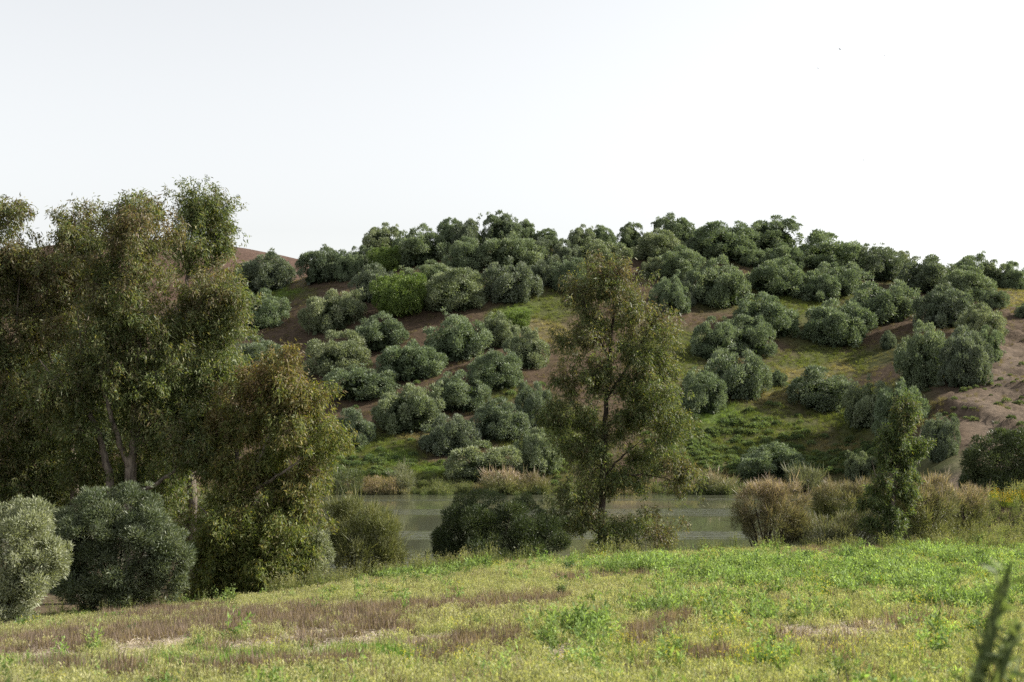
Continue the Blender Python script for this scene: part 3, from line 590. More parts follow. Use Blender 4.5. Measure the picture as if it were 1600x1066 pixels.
# ------------------------------------------------------------------ lakeside shrubs
SILVER = [(.14, .16, .10), (.20, .22, .14), (.28, .30, .20), (.38, .39, .29)]
DKWIL = [(.055, .075, .042), (.085, .108, .062), (.135, .16, .10), (.25, .27, .195)]
TAM_G = [(.08, .095, .035), (.12, .135, .055), (.16, .17, .075), (.21, .205, .10)]
TAM_P = [(.15, .135, .09), (.24, .185, .14), (.34, .255, .205), (.44, .34, .285)]
BUSHG = [(.035, .052, .024), (.05, .07, .032), (.07, .092, .04), (.11, .13, .06)]
PALEG = [(.09, .10, .06), (.13, .14, .085), (.17, .18, .11), (.22, .21, .14)]
def shrub(name, label, cat, Y, base_u, blobs, cols, per=260, lr=.42, L=.14, W=.035, seed=1, wisp=False, group=None, tops=None, mat=None, ns=.7):
    """blobs: (x, y, rx, ry, depth offset, lobes)"""
    rng = np.random.default_rng(seed)
    b = at(base_u, 800, Y); org = np.array([b[0], b[1], float(height(b[0], b[1]))])
    C = []; 
    for u, v, ru, rv, dy, k in blobs:
        c0 = at(u, v, Y + dy); d = nrm(rng.normal(size=(k, 3))) * (rng.random((k, 1)) ** .35)
        C.append(c0 + d * np.array([ru * px(Y), min(ru * px(Y), 2.2), rv * px(Y)]))
    C = np.concatenate(C); ctr = C.mean(0); st = rng.choice(len(C), max(4, len(C) // 3), replace=False)
    S_ = C[st] + nrm(C[st] - ctr) * lr * (.5 + 1.0 * rng.random((len(st), 1))) + rng.normal(size=(len(st), 3)) * lr * .3
    r = np.concatenate([lr * (.65 + .7 * rng.random(len(C))), lr * (.28 + .3 * rng.random(len(st)))]); C = np.concatenate([C, S_])
    g = height(C[:, 0], C[:, 1]); C[:, 2] = np.maximum(C[:, 2], np.maximum(g, org[2] - .3) + lr * .5)
    V, Q, col = lobe_foliage(rng, C, r, per, L, W, cols, up=.65 if wisp else .35, center=ctr, flat=1.1 if wisp else .85, inner=.4, ns=ns, size_jit=.6 if wisp else .35)
    nsh = max(len(C) * (7 if wisp else 0), 1); js = rng.integers(0, len(C), nsh)      # long loose shoots
    Dz = nrm(C[js] - ctr) * .5 + rng.normal(size=(nsh, 3)) * .35 + np.array([0, 0, .9]); Lz = lr * (1.4 + 1.8 * rng.random(nsh)) * (1.0 if wisp else .75)
    V3, Q3 = leaf_quads(C[js], Dz, rng.normal(size=(nsh, 3)), Lz, W * (.8 + .5 * rng.random(nsh)), .6)
    V = np.concatenate([V, V3]); Q = np.concatenate([Q, Q3 + len(V) - len(V3)]); col = np.concatenate([col, np.repeat(np.asarray(cols)[rng.integers(1, len(cols), nsh)], 4, axis=0)])
    if tops is not None:
        zrel = (V[:, 2] - C[:, 2].min()) / max(np.ptp(C[:, 2]), .1); k = np.clip((zrel - .55) * 1.8 + .3 * np.repeat(rng.normal(size=len(V) // 4), 4), 0, 1)[:, None]
        tp = np.asarray(tops)[rng.integers(0, len(tops), len(V) // 4)]; col = col * (1 - k) + np.repeat(tp, 4, axis=0) * k
    e = link(name, None, loc=org); tag(e, label, cat, group)
    me = make_mesh('crown', V - org, Q, col); me.materials.append(mat or M_SHRUB); link('crown', me, e)
    lines = []
    for i in rng.choice(len(C), min(len(C), 26), replace=False):
        c_ = C[i]; o_ = org + np.array([rng.normal() * .25, rng.normal() * .25, -.2]); mp_ = (o_ + c_) / 2 + np.array([0, 0, .2]) + rng.normal(size=3) * .12
        t = np.linspace(0, 1, 6)[:, None]; pp = (1 - t) ** 2 * o_ + 2 * t * (1 - t) * mp_ + t * t * c_
        lines.append((pp, np.linspace(.06 + .03 * rng.random(), .012, 6)))
    tv, tq = tubes(lines, 5); me = make_mesh('stems', tv - org, tq, smooth_shade=True); me.materials.append(M_DARKBARK); link('stems', me, e)
    return e
shrub('willow_shrub', 'bright silvery willow shrub cut by the photo edge at the field', 'shrub', 47.5, 10, [(20, 830, 55, 45, 0, 40), (50, 890, 45, 45, -.3, 34), (5, 940, 65, 45, 0, 40), (-50, 880, 50, 90, 0, 50), (75, 870, 20, 25, -.2, 10)], SILVER, per=360, lr=.37, L=.13, W=.034, seed=201, ns=.5)
shrub('willow_shrub', 'large dark willow shrub with a silvery sunlit flank under the forked stems', 'shrub', 52.5, 180, [(145, 830, 58, 52, 0, 56), (208, 815, 46, 46, .3, 44), (235, 850, 44, 52, -.3, 46), (172, 900, 80, 45, 0, 60), (268, 885, 22, 42, -.2, 22), (112, 870, 32, 56, .3, 34)], DKWIL, per=360, lr=.37, L=.13, W=.034, seed=202, ns=.5)
shrub('willow_shrub', 'small silvery willow beside the drooping foliage of the leaning eucalyptus', 'shrub', 58, 490, [(490, 865, 26, 30, 0, 18), (480, 890, 24, 22, 0, 12)], SILVER, per=300, lr=.36, L=.12, W=.032, seed=203)
shrub('tamarisk_shrub', 'olive-green feathery tamarisk with the lake shining behind it', 'shrub', 66, 565, [(545, 825, 32, 36, 0, 26), (590, 830, 28, 36, 0, 24), (565, 865, 48, 28, 0, 32), (605, 860, 18, 26, 0, 10), (530, 860, 20, 26, 0, 12)], TAM_G, per=330, lr=.42, L=.17, W=.022, seed=204, wisp=True)
shrub('dark_bush', 'large dark rounded bush on the near shore left of the straight trunk', 'bush', 68, 765, [(745, 820, 50, 40, 0, 50), (795, 820, 50, 44, .3, 50), (770, 860, 80, 26, 0, 50), (700, 850, 26, 24, 0, 14), (845, 845, 34, 30, 0, 26)], BUSHG, per=400, lr=.46, L=.13, W=.03, seed=205)
shrub('tamarisk_shrub', 'brownish tamarisk with dark stems at the open water, near shore', 'shrub', 74, 1195, [(1190, 790, 36, 30, 0, 44), (1225, 790, 34, 32, 0, 44), (1205, 820, 42, 24, 0, 40), (1170, 815, 16, 18, 0, 13), (1240, 825, 24, 20, 0, 20)], [(.085, .095, .045), (.13, .13, .065), (.18, .16, .09), (.25, .20, .135)], per=120, lr=.3, L=.24, W=.022, seed=206, wisp=True, tops=TAM_P[1:])
shrub('tamarisk_shrub', 'olive tamarisk with blond tops between the brown one and the small eucalyptus', 'shrub', 80, 1310, [(1310, 785, 34, 24, 0, 40), (1340, 780, 24, 22, .3, 27), (1285, 800, 22, 20, 0, 20), (1315, 810, 40, 18, 0, 34)], TAM_G, per=120, lr=.3, L=.24, W=.022, seed=207, wisp=True, tops=TAM_P[:2])
shrub('tamarisk_shrub', 'low grey-green tamarisk thicket at the foot of the small eucalyptus', 'shrub', 74, 1310, [(1290, 835, 40, 18, 0, 44), (1345, 832, 44, 22, 0, 51), (1250, 838, 20, 16, 0, 17)], PALEG, per=120, lr=.3, L=.24, W=.022, seed=208, wisp=True, tops=TAM_G + TAM_P[:2])
shrub('tamarisk_shrub', 'big pink-flowering tamarisk right of the small eucalyptus', 'shrub', 74, 1440, [(1435, 790, 34, 34, 0, 51), (1462, 790, 26, 40, .3, 40), (1445, 830, 44, 24, 0, 51)], TAM_G, per=120, lr=.3, L=.24, W=.022, seed=209, wisp=True, tops=TAM_P)
shrub('tamarisk_shrub', 'second pink-topped tamarisk, between the big one and the flowery mound', 'shrub', 77, 1505, [(1500, 800, 26, 32, 0, 40), (1520, 795, 18, 30, .2, 27), (1500, 835, 34, 18, 0, 34)], TAM_G, per=120, lr=.3, L=.24, W=.022, seed=210, wisp=True, tops=TAM_P)
shrub('dark_bush', 'dark green rounded bush below the eroded slope, cut by the photo edge', 'bush', 108, 1565, [(1545, 725, 34, 32, 0, 34), (1590, 715, 38, 44, .5, 46), (1560, 755, 44, 24, 0, 34), (1625, 720, 40, 50, .5, 40)], BUSHG, per=330, lr=.7, L=.2, W=.06, seed=211)
def shore_bush(name, label, u, v, ru, rv, cols, seed, tops=None, n=26):
    shrub(name, label, 'shrub', 152.5, u, [(u, v, ru, rv, 0, n)], cols, per=150, lr=.6, L=.32, W=.05, seed=seed, wisp=True, tops=tops)
shore_bush('tamarisk_shrub', 'pink-topped tamarisk on the far shore in front of the wide lakeside olive', 785, 758, 36, 14, TAM_G, 221, TAM_P)
shore_bush('shore_bush', 'grey-green rounded bush on the far shore beside the leaning eucalyptus', 541, 757, 24, 14, BUSHG[1:] + PALEG[:1], 222)
shore_bush('shore_bush', 'slim pale bush sticking up from the far shore reeds above the clearing edge', 632, 748, 12, 18, PALEG, 223, n=14)
shore_bush('tamarisk_shrub', 'low pinkish tamarisk on the far shore left of the central eucalyptus', 835, 762, 26, 10, TAM_G, 224, TAM_P[:2])
shore_bush('tamarisk_shrub', 'pale brown tamarisk on the far shore right of the central eucalyptus', 1120, 760, 26, 10, PALEG, 225, TAM_P[:3])
shore_bush('shore_bush', 'pale grey bush on the far shore right of the low rounded olive', 1262, 752, 26, 14, PALEG, 226)
# ------------------------------------------------------------------ meadow and ground cover (uncountable): instanced tufts
def tuft(kind, seed):
    rng = np.random.default_rng(seed)
    if kind == 'grass':       # thin seeding stalks
        n = 34; P = rng.normal(size=(n, 3)) * np.array([.09, .09, 0]); D = rng.normal(size=(n, 3)) * .22 + np.array([0, 0, 1]); L = .2 + .25 * rng.random(n); W = .007 + .007 * rng.random(n)
        V, Q = leaf_quads(P, D, rng.normal(size=(n, 3)), L, W, .5); c = np.array([.8, .85, .75]) * (.7 + .6 * rng.random((n, 1)))
        tip = P + nrm(D) * (L * .8)[:, None]; k = 2; P2 = np.repeat(tip, k, 0) + rng.normal(size=(n * k, 3)) * .018
        V2, Q2 = leaf_quads(P2, rng.normal(size=(n * k, 3)) * .5 + np.array([0, 0, .7]), rng.normal(size=(n * k, 3)), .045 + .03 * rng.random(n * k), .014 + .01 * rng.random(n * k))
        c2 = np.array([1.15, 1.1, 1.0]) * (.7 + .6 * rng.random((n * k, 1)))
        V = np.concatenate([V, V2]); Q = np.concatenate([Q, Q2 + n * 4]); c = np.concatenate([np.repeat(c, 4, 0), np.repeat(c2, 4, 0)])
        return V, Q, c
    if kind == 'dry':
        n = 46; P = rng.normal(size=(n, 3)) * np.array([.11, .11, 0]); D = rng.normal(size=(n, 3)) * .35 + np.array([0, 0, 1]); L = .12 + .22 * rng.random(n)
        V, Q = leaf_quads(P, D, rng.normal(size=(n, 3)), L, .008 + .008 * rng.random(n), .5); return V, Q, np.repeat(np.array([1, .95, .95]) * (.5 + 1.0 * rng.random((n, 1))), 4, 0)
    if kind == 'forb':        # feathery leafy plant
        n = 170; k = 7; st = rng.normal(size=(k, 3)) * np.array([.11, .11, 0]); hd = np.array([0, 0, 1]) + rng.normal(size=(k, 3)) * .28; hh = .2 + .28 * rng.random(k)
        i = rng.integers(0, k, n); t = rng.random(n) ** .7; P = st[i] + nrm(hd)[i] * (t * hh[i])[:, None] + rng.normal(size=(n, 3)) * .02
        D = rng.normal(size=(n, 3)) + np.array([0, 0, .5]); L = (.05 + .09 * rng.random(n)) * (1.25 - .6 * t)
        V, Q = leaf_quads(P, D, rng.normal(size=(n, 3)) + np.array([0, 0, .8]), L, L * .3); return V, Q, np.repeat(np.array([1, 1, 1]) * (.55 + .8 * rng.random((n, 1))) * (.75 + .45 * t[:, None]), 4, 0)
    if kind == 'flower':
        n = 24; P = rng.normal(size=(n, 3)) * np.array([.12, .12, 0]); D = rng.normal(size=(n, 3)) * .2 + np.array([0, 0, 1]); L = .25 + .25 * rng.random(n)
        V, Q = leaf_quads(P, D, rng.normal(size=(n, 3)), L, .012 * np.ones(n), .5); tip = P + nrm(D) * L[:, None]
        m_ = 4; P2 = np.repeat(tip, m_, 0) + rng.normal(size=(n * m_, 3)) * .012; an = rng.normal(size=(n * m_, 3)); an[:, 2] = np.abs(an[:, 2]) * .6
        V2, Q2 = leaf_quads(P2, an, rng.normal(size=(n * m_, 3)) * .4 + np.array([0, 0, 1]), .022 * np.ones(n * m_), .018 * np.ones(n * m_))
        c = np.concatenate([np.repeat(np.array([[.5, .85, .6]]), n * 4, 0), np.repeat(np.array([[2.1, 1.75, .7]]), n * m_ * 4, 0)])
        return np.concatenate([V, V2]), np.concatenate([Q, Q2 + n * 4]), c
    if kind == 'straw':       # trampled stalks lying flat
        n = 110; P = rng.normal(size=(n, 3)) * np.array([.2, .2, 0]); P[:, 2] = .02 + .08 * rng.random(n); D = rng.normal(size=(n, 3)); D[:, 2] *= .1
        V, Q = leaf_quads(P, D, rng.normal(size=(n, 3)) * .3 + np.array([0, 0, 1]), .08 + .14 * rng.random(n), .008 + .008 * rng.random(n), .5); return V, Q, np.repeat(np.ones((1, 3)) * (.6 + .7 * rng.random((n, 1))), 4, 0)
    if kind == 'weed':        # tall thistle-like stalks
        n = 16; P = rng.normal(size=(n, 3)) * np.array([.14, .14, 0]); D = nrm(rng.normal(size=(n, 3)) * .16 + np.array([0, 0, 1])); L = .6 + .5 * rng.random(n)
        V, Q = leaf_quads(P, D, rng.normal(size=(n, 3)), L, .02 * np.ones(n), .3); m_ = 16; i = np.repeat(np.arange(n), m_); t = rng.random(n * m_) ** .8
        P2 = P[i] + D[i] * (t * L[i])[:, None]; D2 = rng.normal(size=(n * m_, 3)) + np.array([0, 0, .7]); L2 = (.1 + .14 * rng.random(n * m_)) * (1.15 - .75 * t)
        V2, Q2 = leaf_quads(P2, D2, rng.normal(size=(n * m_, 3)) + np.array([0, 0, .5]), L2, L2 * .22); c2 = (.6 + .6 * rng.random((n * m_, 1))) * (np.array([[.8, 1.0, .75]]) * (1 - t[:, None]) + np.array([[1.2, 1.1, 1.15]]) * t[:, None])
        return np.concatenate([V, V2]), np.concatenate([Q, Q2 + n * 4]), np.concatenate([np.repeat(np.array([[.8, .85, .7]]), n * 4, 0), np.repeat(c2, 4, 0)])
    if kind == 'reed':        # two-metre reed and tamarisk sprays
        n = 60; P = rng.normal(size=(n, 3)) * np.array([.5, .35, 0]); D = rng.normal(size=(n, 3)) * .2 + np.array([0, 0, 1]); L = .8 + 1.2 * rng.random(n)
        V, Q = leaf_quads(P, D, rng.normal(size=(n, 3)) + np.array([0, -1, 0]), L, .05 + .05 * rng.random(n), .6); m_ = 3; i = np.repeat(np.arange(n), m_)
        P2 = P[i] + nrm(D)[i] * (L[i] * (.6 + .4 * rng.random(n * m_)))[:, None]; V2, Q2 = leaf_quads(P2, rng.normal(size=(n * m_, 3)) + np.array([0, 0, .6]), rng.normal(size=(n * m_, 3)), .3 + .2 * rng.random(n * m_), .07 * np.ones(n * m_))
        return np.concatenate([V, V2]), np.concatenate([Q, Q2 + n * 4]), np.concatenate([np.repeat(np.array([[.75, .85, .7]]) * (.6 + .6 * rng.random((n, 1))), 4, 0), np.repeat(np.array([[1.12, 1.05, 1.0]]) * (.7 + .6 * rng.random((n * m_, 1))), 4, 0)])
    if kind == 'mound':       # low leafy mound about a metre across
        n = 260; d = nrm(rng.normal(size=(n, 3))); d[:, 2] = np.abs(d[:, 2]); P = d * np.array([.5, .5, .38]) * (.75 + .3 * rng.random((n, 1)))
        V, Q = leaf_quads(P, d + rng.normal(size=(n, 3)) * .5 + np.array([0, 0, .3]), d + rng.normal(size=(n, 3)) * .5, .16 + .14 * rng.random(n), .07 + .05 * rng.random(n)); return V, Q, np.repeat(np.ones((1, 3)) * (.6 + .7 * rng.random((n, 1))), 4, 0)
PROTOCOL = {}
def proto_collection(kind, count, seed):
    col = bpy.data.collections.new('tufts_' + kind)
    for i in range(count):
        V, Q, c = tuft(kind, seed + i); me = make_mesh('tuft_' + kind, V, Q, c); me.materials.append(M_TUFT)
        col.objects.link(bpy.data.objects.new('tuft_%s_%02d' % (kind, i), me))
    return col
def scatter(name, label, cat, kind, P, scale, cols, nproto=5, seed=1, zs=None):
    rng = np.random.default_rng(seed); n = len(P)
    if kind not in PROTOCOL: PROTOCOL[kind] = proto_collection(kind, nproto, 500 + len(PROTOCOL) * 20)
    me = bpy.data.meshes.new(name); me.vertices.add(n); me.vertices.foreach_set('co', np.asarray(P, np.float32).ravel())
    rot = np.stack([rng.normal(size=n) * .08, rng.normal(size=n) * .08, rng.random(n) * 6.283], -1)
    s = np.asarray(scale).reshape(-1, 1) * np.ones((n, 3)); s[:, 2] *= .8 + .4 * rng.random(n)
    a = me.attributes.new('rot', 'FLOAT_VECTOR', 'POINT'); a.data.foreach_set('vector', rot.astype(np.float32).ravel())
    a = me.attributes.new('scl', 'FLOAT_VECTOR', 'POINT'); a.data.foreach_set('vector', s.astype(np.float32).ravel())
    a = me.attributes.new('idx', 'INT', 'POINT'); a.data.foreach_set('value', rng.integers(0, nproto, n).astype(np.int32))
    c4 = np.ones((n, 4), np.float32); c4[:, :3] = cols
    a = me.attributes.new('tcol', 'FLOAT_COLOR', 'POINT'); a.data.foreach_set('color', c4.ravel())
    o = link(name, me); tag(o, label, cat, kind='stuff')
    ng = bpy.data.node_groups.new('scatter_' + name, 'GeometryNodeTree')
    ng.interface.new_socket('Geometry', in_out='INPUT', socket_type='NodeSocketGeometry'); ng.interface.new_socket('Geometry', in_out='OUTPUT', socket_type='NodeSocketGeometry')
    N = ng.nodes; K = ng.links; gi = N.new('NodeGroupInput'); go = N.new('NodeGroupOutput'); ip = N.new('GeometryNodeInstanceOnPoints')
    ci = N.new('GeometryNodeCollectionInfo'); ci.inputs['Collection'].default_value = PROTOCOL[kind]; ci.inputs['Separate Children'].default_value = True; ci.inputs['Reset Children'].default_value = True
    def na(nm, dt):
        q = N.new('GeometryNodeInputNamedAttribute'); q.data_type = dt; q.inputs['Name'].default_value = nm; return q.outputs['Attribute']
    ip.inputs['Pick Instance'].default_value = True
    K.new(gi.outputs[0], ip.inputs['Points']); K.new(ci.outputs[0], ip.inputs['Instance']); K.new(na('idx', 'INT'), ip.inputs['Instance Index'])
    K.new(na('rot', 'FLOAT_VECTOR'), ip.inputs['Rotation']); K.new(na('scl', 'FLOAT_VECTOR'), ip.inputs['Scale']); K.new(ip.outputs[0], go.inputs[0])
    md = o.modifiers.new('scatter', 'NODES'); md.node_group = ng
    return o
def jitcol(rng, n, a, b, j=.25):
    k = rng.random((n, 1)); return (np.asarray(a) * (1 - k) + np.asarray(b) * k) * (1 - j + 2 * j * rng.random((n, 1)))

# field points
rng = np.random.default_rng(77)
def field_points(n, y0=8.0, y1=76.0, wmax=.42):
    y = y0 + (y1 - y0) * rng.random(n * 3) ** .75; x = (rng.random(n * 3) * 2 - 1) * wmax * (y + 3); keep = rng.random(n * 3) < .34 + .66 * (y + 3) / (y1 + 3)
    x = x[keep][:n]; y = y[keep][:n]
    u0 = CU + F * x / y; ok = y < np.interp(u0, EDGE_U, EDGE_Y) + 3.5 + 6 * smooth(1350, 1500, u0)
    x = x[ok]; y = y[ok]; z = height(x, y); u, v = project(x, y, z); return x, y, z, u, v
def sub(k, *arrs): return [a_[k] for a_ in arrs]
# pale seeding grass
x, y, z, u, v = field_points(80000); br, st, lu, sh, ye = zones(x, y, u, v); r_ = rng.random(len(x))
clump_n = fbm(x * .5, y * .5, 90)
k = (r_ > br * .74) & (rng.random(len(x)) > straw_near(x, y, u, v) * .93) & (rng.random(len(x)) > lu * .25) & (rng.random(len(x)) < .4 + 1.0 * clump_n)
X, Y_, Z_, U_, V_ = sub(k, x, y, z, u, v); warm = fbm(X * .15, Y_ * .15, 91)[:, None]
cols = jitcol(rng, len(X), (.235, .24, .15), (.345, .335, .225)) * (1 - warm * .5) + jitcol(rng, len(X), (.19, .24, .075), (.27, .30, .11)) * warm * .6
scatter('meadow_grass', 'pale seeding grass covering the field', 'grass', 'grass', np.stack([X, Y_, Z_], -1), .3 + .65 * rng.random(len(X)) ** 1.7, cols * 1.05, seed=2)
# dry brown stand
x, y, z, u, v = field_points(70000); br, st, lu, sh, ye = zones(x, y, u, v); k = (rng.random(len(x)) < br * 1.0 + .045) & (rng.random(len(x)) > straw_near(x, y, u, v) * .9)
X, Y_, Z_ = sub(k, x, y, z); scatter('dry_grass', 'brown dead grass in streaks across the field', 'grass', 'dry', np.stack([X, Y_, Z_], -1), .8 + .6 * rng.random(len(X)), jitcol(rng, len(X), (.12, .094, .08), (.205, .165, .14)), seed=3)
# flattened straw
x, y, z, u, v = field_points(80000); br, st, lu, sh, ye = zones(x, y, u, v); k = rng.random(len(x)) < st * 1.0 + .005 + .15 * straw_near(x, y, u, v)
X, Y_, Z_ = sub(k, x, y, z); scatter('straw_litter', 'bleached flattened straw in tracks through the dead grass', 'straw', 'straw', np.stack([X, Y_, Z_], -1), .8 + .4 * rng.random(len(X)), jitcol(rng, len(X), (.42, .36, .31), (.60, .53, .47)), seed=4)
# leafy green forbs
x, y, z, u, v = field_points(60000); br, st, lu, sh, ye = zones(x, y, u, v); cl = smooth(.42, .62, fbm(x * .7, y * .7, 95)); k = (rng.random(len(x)) < lu * (.03 + .4 * cl) + .018 * (1 - br) + .04 * ye) & (rng.random(len(x)) > st)
X, Y_, Z_ = sub(k, x, y, z); big = fbm(X * .7, Y_ * .7, 95)
scatter('leafy_herbs', 'bright green feathery herbs growing in patches over the field', 'herbs', 'forb', np.stack([X, Y_, Z_], -1), (.4 + 1.3 * big) * (.65 + .6 * rng.random(len(X))), jitcol(rng, len(X), (.12, .19, .06), (.23, .30, .115), .35), seed=5)
# short new grass
x, y, z, u, v = field_points(60000); br, st, lu, sh, ye = zones(x, y, u, v); k = rng.random(len(x)) < sh * .9
X, Y_, Z_ = sub(k, x, y, z); scatter('new_grass', 'short fresh green grass in the low strip of the field', 'grass', 'dry', np.stack([X, Y_, Z_], -1), .7 + .4 * rng.random(len(X)), jitcol(rng, len(X), (.09, .19, .035), (.15, .27, .06)), seed=6)
# yellow flowers
x, y, z, u, v = field_points(50000); br, st, lu, sh, ye = zones(x, y, u, v); k = (rng.random(len(x)) < (ye * .06 + lu * .02 + .002) * (1 - br)) & (rng.random(len(x)) > st)
X, Y_, Z_ = sub(k, x, y, z); scatter('yellow_flowers', 'small yellow wildflowers mixed into the grass', 'wildflowers', 'flower', np.stack([X, Y_, Z_], -1), .6 + .5 * rng.random(len(X)), jitcol(rng, len(X), (.24, .26, .06), (.30, .30, .08)), seed=7)
# tall weeds along the field edge, and over the right-hand mound
n = 5200; y = 50 + 34 * rng.random(n); uu = -80 + 1800 * rng.random(n); x = (uu - CU) / F * y; ey = np.interp(uu, EDGE_U, EDGE_Y); dlt = y - ey
dens = np.interp(uu, [-80, 300, 420, 470, 560, 640, 760, 830, 1040, 1150, 1300, 1480, 1530, 1720], [.15, .15, .25, .95, .5, .9, .9, .3, .3, .3, .5, .6, .9, .9])
k = (rng.random(n) < dens) & (dlt > -1.2) & (dlt < 3.0 + 13 * smooth(1380, 1520, uu)); x, y = sub(k, x, y); z = height(x, y)
scatter('tall_weeds', 'grey-green thistles and tall weeds along the field edge', 'weeds', 'weed', np.stack([x, y, z], -1), .55 + .55 * rng.random(len(x)), jitcol(rng, len(x), (.12, .145, .065), (.24, .24, .13)), seed=8)
# flowers on the mound
n = 1500; x = 33 + rng.normal(size=n) * 5; y = 80 + rng.normal(size=n) * 3.2; z = height(x, y); u, v = project(x, y, z); k = (rng.random(n) < ell(u, v, 1590, 786, 60, 9)); x, y, z = sub(k, x, y, z)
scatter('mound_flowers', 'orange-yellow flowers along the top of the mound', 'wildflowers', 'flower', np.stack([x, y, z], -1), 1.0 + .5 * rng.random(len(x)), jitcol(rng, len(x), (.30, .24, .05), (.36, .28, .06)), seed=9)
# reeds on the far shore
n = 1500; uu = 440 + 1010 * rng.random(n); yb = 154 - 40 * smooth(1280, 1520, uu); y = yb + rng.normal(size=n) * 1.8 + .4; x = (uu - CU) / F * y; z = np.maximum(height(x, y), -.1)
hn = fbm(uu * .035, uu * 0, 97); k = (rng.random(n) < .35 + .9 * hn); x, y, z, hn, uu = sub(k, x, y, z, hn, uu); pk = smooth(.56, .72, fbm(uu * .02, uu * 0 + 4, 98))[:, None]
scatter('shore_reeds', 'pale reeds and scrub fringing the far shore', 'reeds', 'reed', np.stack([x, y, z], -1), (.12 + .62 * hn) * (.5 + .8 * rng.random(len(x))), jitcol(rng, len(x), (.10, .125, .06), (.17, .19, .10)) * (1 - pk) + jitcol(rng, len(x), (.19, .16, .115), (.27, .22, .165)) * pk, seed=10)
# low mounds on the grassy slope by the lake
n = 9000; uu = 480 + 960 * rng.random(n); vv = 620 + 145 * rng.random(n); pts = []
Yg = 150 + 60 * rng.random(n); x = (uu - CU) / F * Yg; y = Yg; z = height(x, y); u, v = project(x, y, z); ju = u + 60 * (fbm(x * .2, y * .2, 12) - .5)
dn = np.maximum(ell(ju, v, 1150, 698, 130, 46, .35), np.maximum(ell(ju, v, 1290, 712, 100, 34, .4) * .8, ell(ju, v, 590, 728, 62, 28, .4))); dn = np.maximum(dn, .7 * ell(ju, v, 870, 715, 50, 40)); dn = np.maximum(dn, .05 * smooth(560, 620, v))
k = rng.random(n) < dn * (.25 + .5 * vnoise(x * .9, y * .9, 14)); x, y, z = sub(k, x, y, z)
scatter('leafy_mounds', 'low green leafy plants carpeting the slope above the lake', 'herbs', 'mound', np.stack([x, y, z], -1), (.5 + .8 * rng.random(len(x))), jitcol(rng, len(x), (.085, .125, .06), (.15, .19, .095)), seed=11)
# weeds on the eroded slope
n = 2500; y = 112 + 110 * rng.random(n); x = (1440 - CU + 260 * rng.random(n)) / F * y; z = height(x, y); u, v = project(x, y, z); k = (rng.random(n) < .25 * ell(u, v, 1560, 650, 110, 110) * smooth(.45, .6, vnoise(x * .25, y * .25, 88))); x, y, z = sub(k, x, y, z)
scatter('slope_weeds', 'sparse green weeds clinging to the bare eroded slope', 'weeds', 'mound', np.stack([x, y, z], -1), .35 + .6 * rng.random(len(x)), jitcol(rng, len(x), (.085, .115, .06), (.14, .16, .09)), seed=13)
# thin grass over the hillside
n = 60000; y = 152 + 100 * rng.random(n); x = (rng.random(n) * 2 - 1) * .4 * y; z = height(x, y); gr, lus, dr, pl = ground_zones(x, y, z)
k = rng.random(n) < np.clip(.2 + .8 * gr + lus + .5 * dr - .5 * pl, 0.05, 1); x, y, z, gr, lus, dr = sub(k, x, y, z, gr, lus, dr)
base = jitcol(rng, len(x), (.10, .09, .045), (.15, .13, .07)); base = mixc(base, jitcol(rng, len(x), (.10, .135, .035), (.15, .18, .05)), np.clip(gr * 1.2, 0, 1)); base = mixc(base, jitcol(rng, len(x), (.20, .185, .09), (.27, .235, .115)), dr); base = mixc(base, jitcol(rng, len(x), (.11, .18, .04), (.17, .24, .06)), lus)  # tufts turn paler too where sun streaks are painted on the ground
scatter('hill_grass', 'thin grass and herbs over the hillside', 'grass', 'dry', np.stack([x, y, z], -1), 1.0 + .8 * rng.random(len(x)), base, seed=12)

# ------------------------------------------------------------------ single plants that stand out of the field
def herb(label, u, v, hpx, wpx, cols, seed, lean=0.0, name='bushy_herb', Y=None, n=900, ll=1.0):
    rng = np.random.default_rng(seed)
    P0 = hit(u, v, 6, 90) if Y is None else at(u, v, Y)
    if P0 is None: P0 = at(u, v, 60)
    P0[2] = float(height(P0[0], P0[1])); H = hpx * px(P0[1]); Wd = wpx * px(P0[1]) / 2
    k = 9; tips = np.stack([rng.normal(size=k) * Wd * .5 + lean * H, rng.normal(size=k) * Wd * .5, H * (.65 + .35 * rng.random(k))], -1); tips[0] = (lean * H, 0, H)
    i = rng.integers(0, k, n); t = rng.random(n) ** .75; P = tips[i] * t[:, None] + rng.normal(size=(n, 3)) * Wd * .28 * (1.1 - .6 * t[:, None]); P[:, 2] = np.maximum(P[:, 2], .02)
    D = rng.normal(size=(n, 3)) + np.array([0, 0, .8]); V, Q = leaf_quads(P, D, rng.normal(size=(n, 3)) + np.array([0, 0, .5]), ll * H * (.10 + .12 * rng.random(n)), ll * H * .035 * np.ones(n))
    cols = np.asarray(cols); c = cols[rng.integers(0, len(cols), n)] * (.75 + .5 * rng.random((n, 1)))
    e = link(name, None, loc=P0); tag(e, label, 'plant', None)
    me = make_mesh('foliage', V, Q, np.repeat(c, 4, 0)); me.materials.append(M_SHRUB); link('foliage', me, e)
    tv, tq = tubes([(np.array([(0, 0, -.05), tips[j] * .5 + rng.normal(size=3) * .01, tips[j]]), np.array([.02, .014, .006]) * max(H, .4)) for j in range(k)], 5)
    me = make_mesh('stems', tv, tq); me.materials.append(M_TUFTSTEM); link('stems', me, e)
    return e
M_TUFTSTEM = bark_mat('green_stem', (.06, .09, .03), (.10, .13, .05), 8)
HG = [(.035, .085, .025), (.05, .12, .03), (.07, .15, .04)]
herb('dark green bushy herb at the field edge, just right of the straight trunk', 893, 897, 20, 24, HG, 301)
herb('dark upright herb at the field edge below the brown tamarisk', 1258, 888, 26, 22, HG, 302)
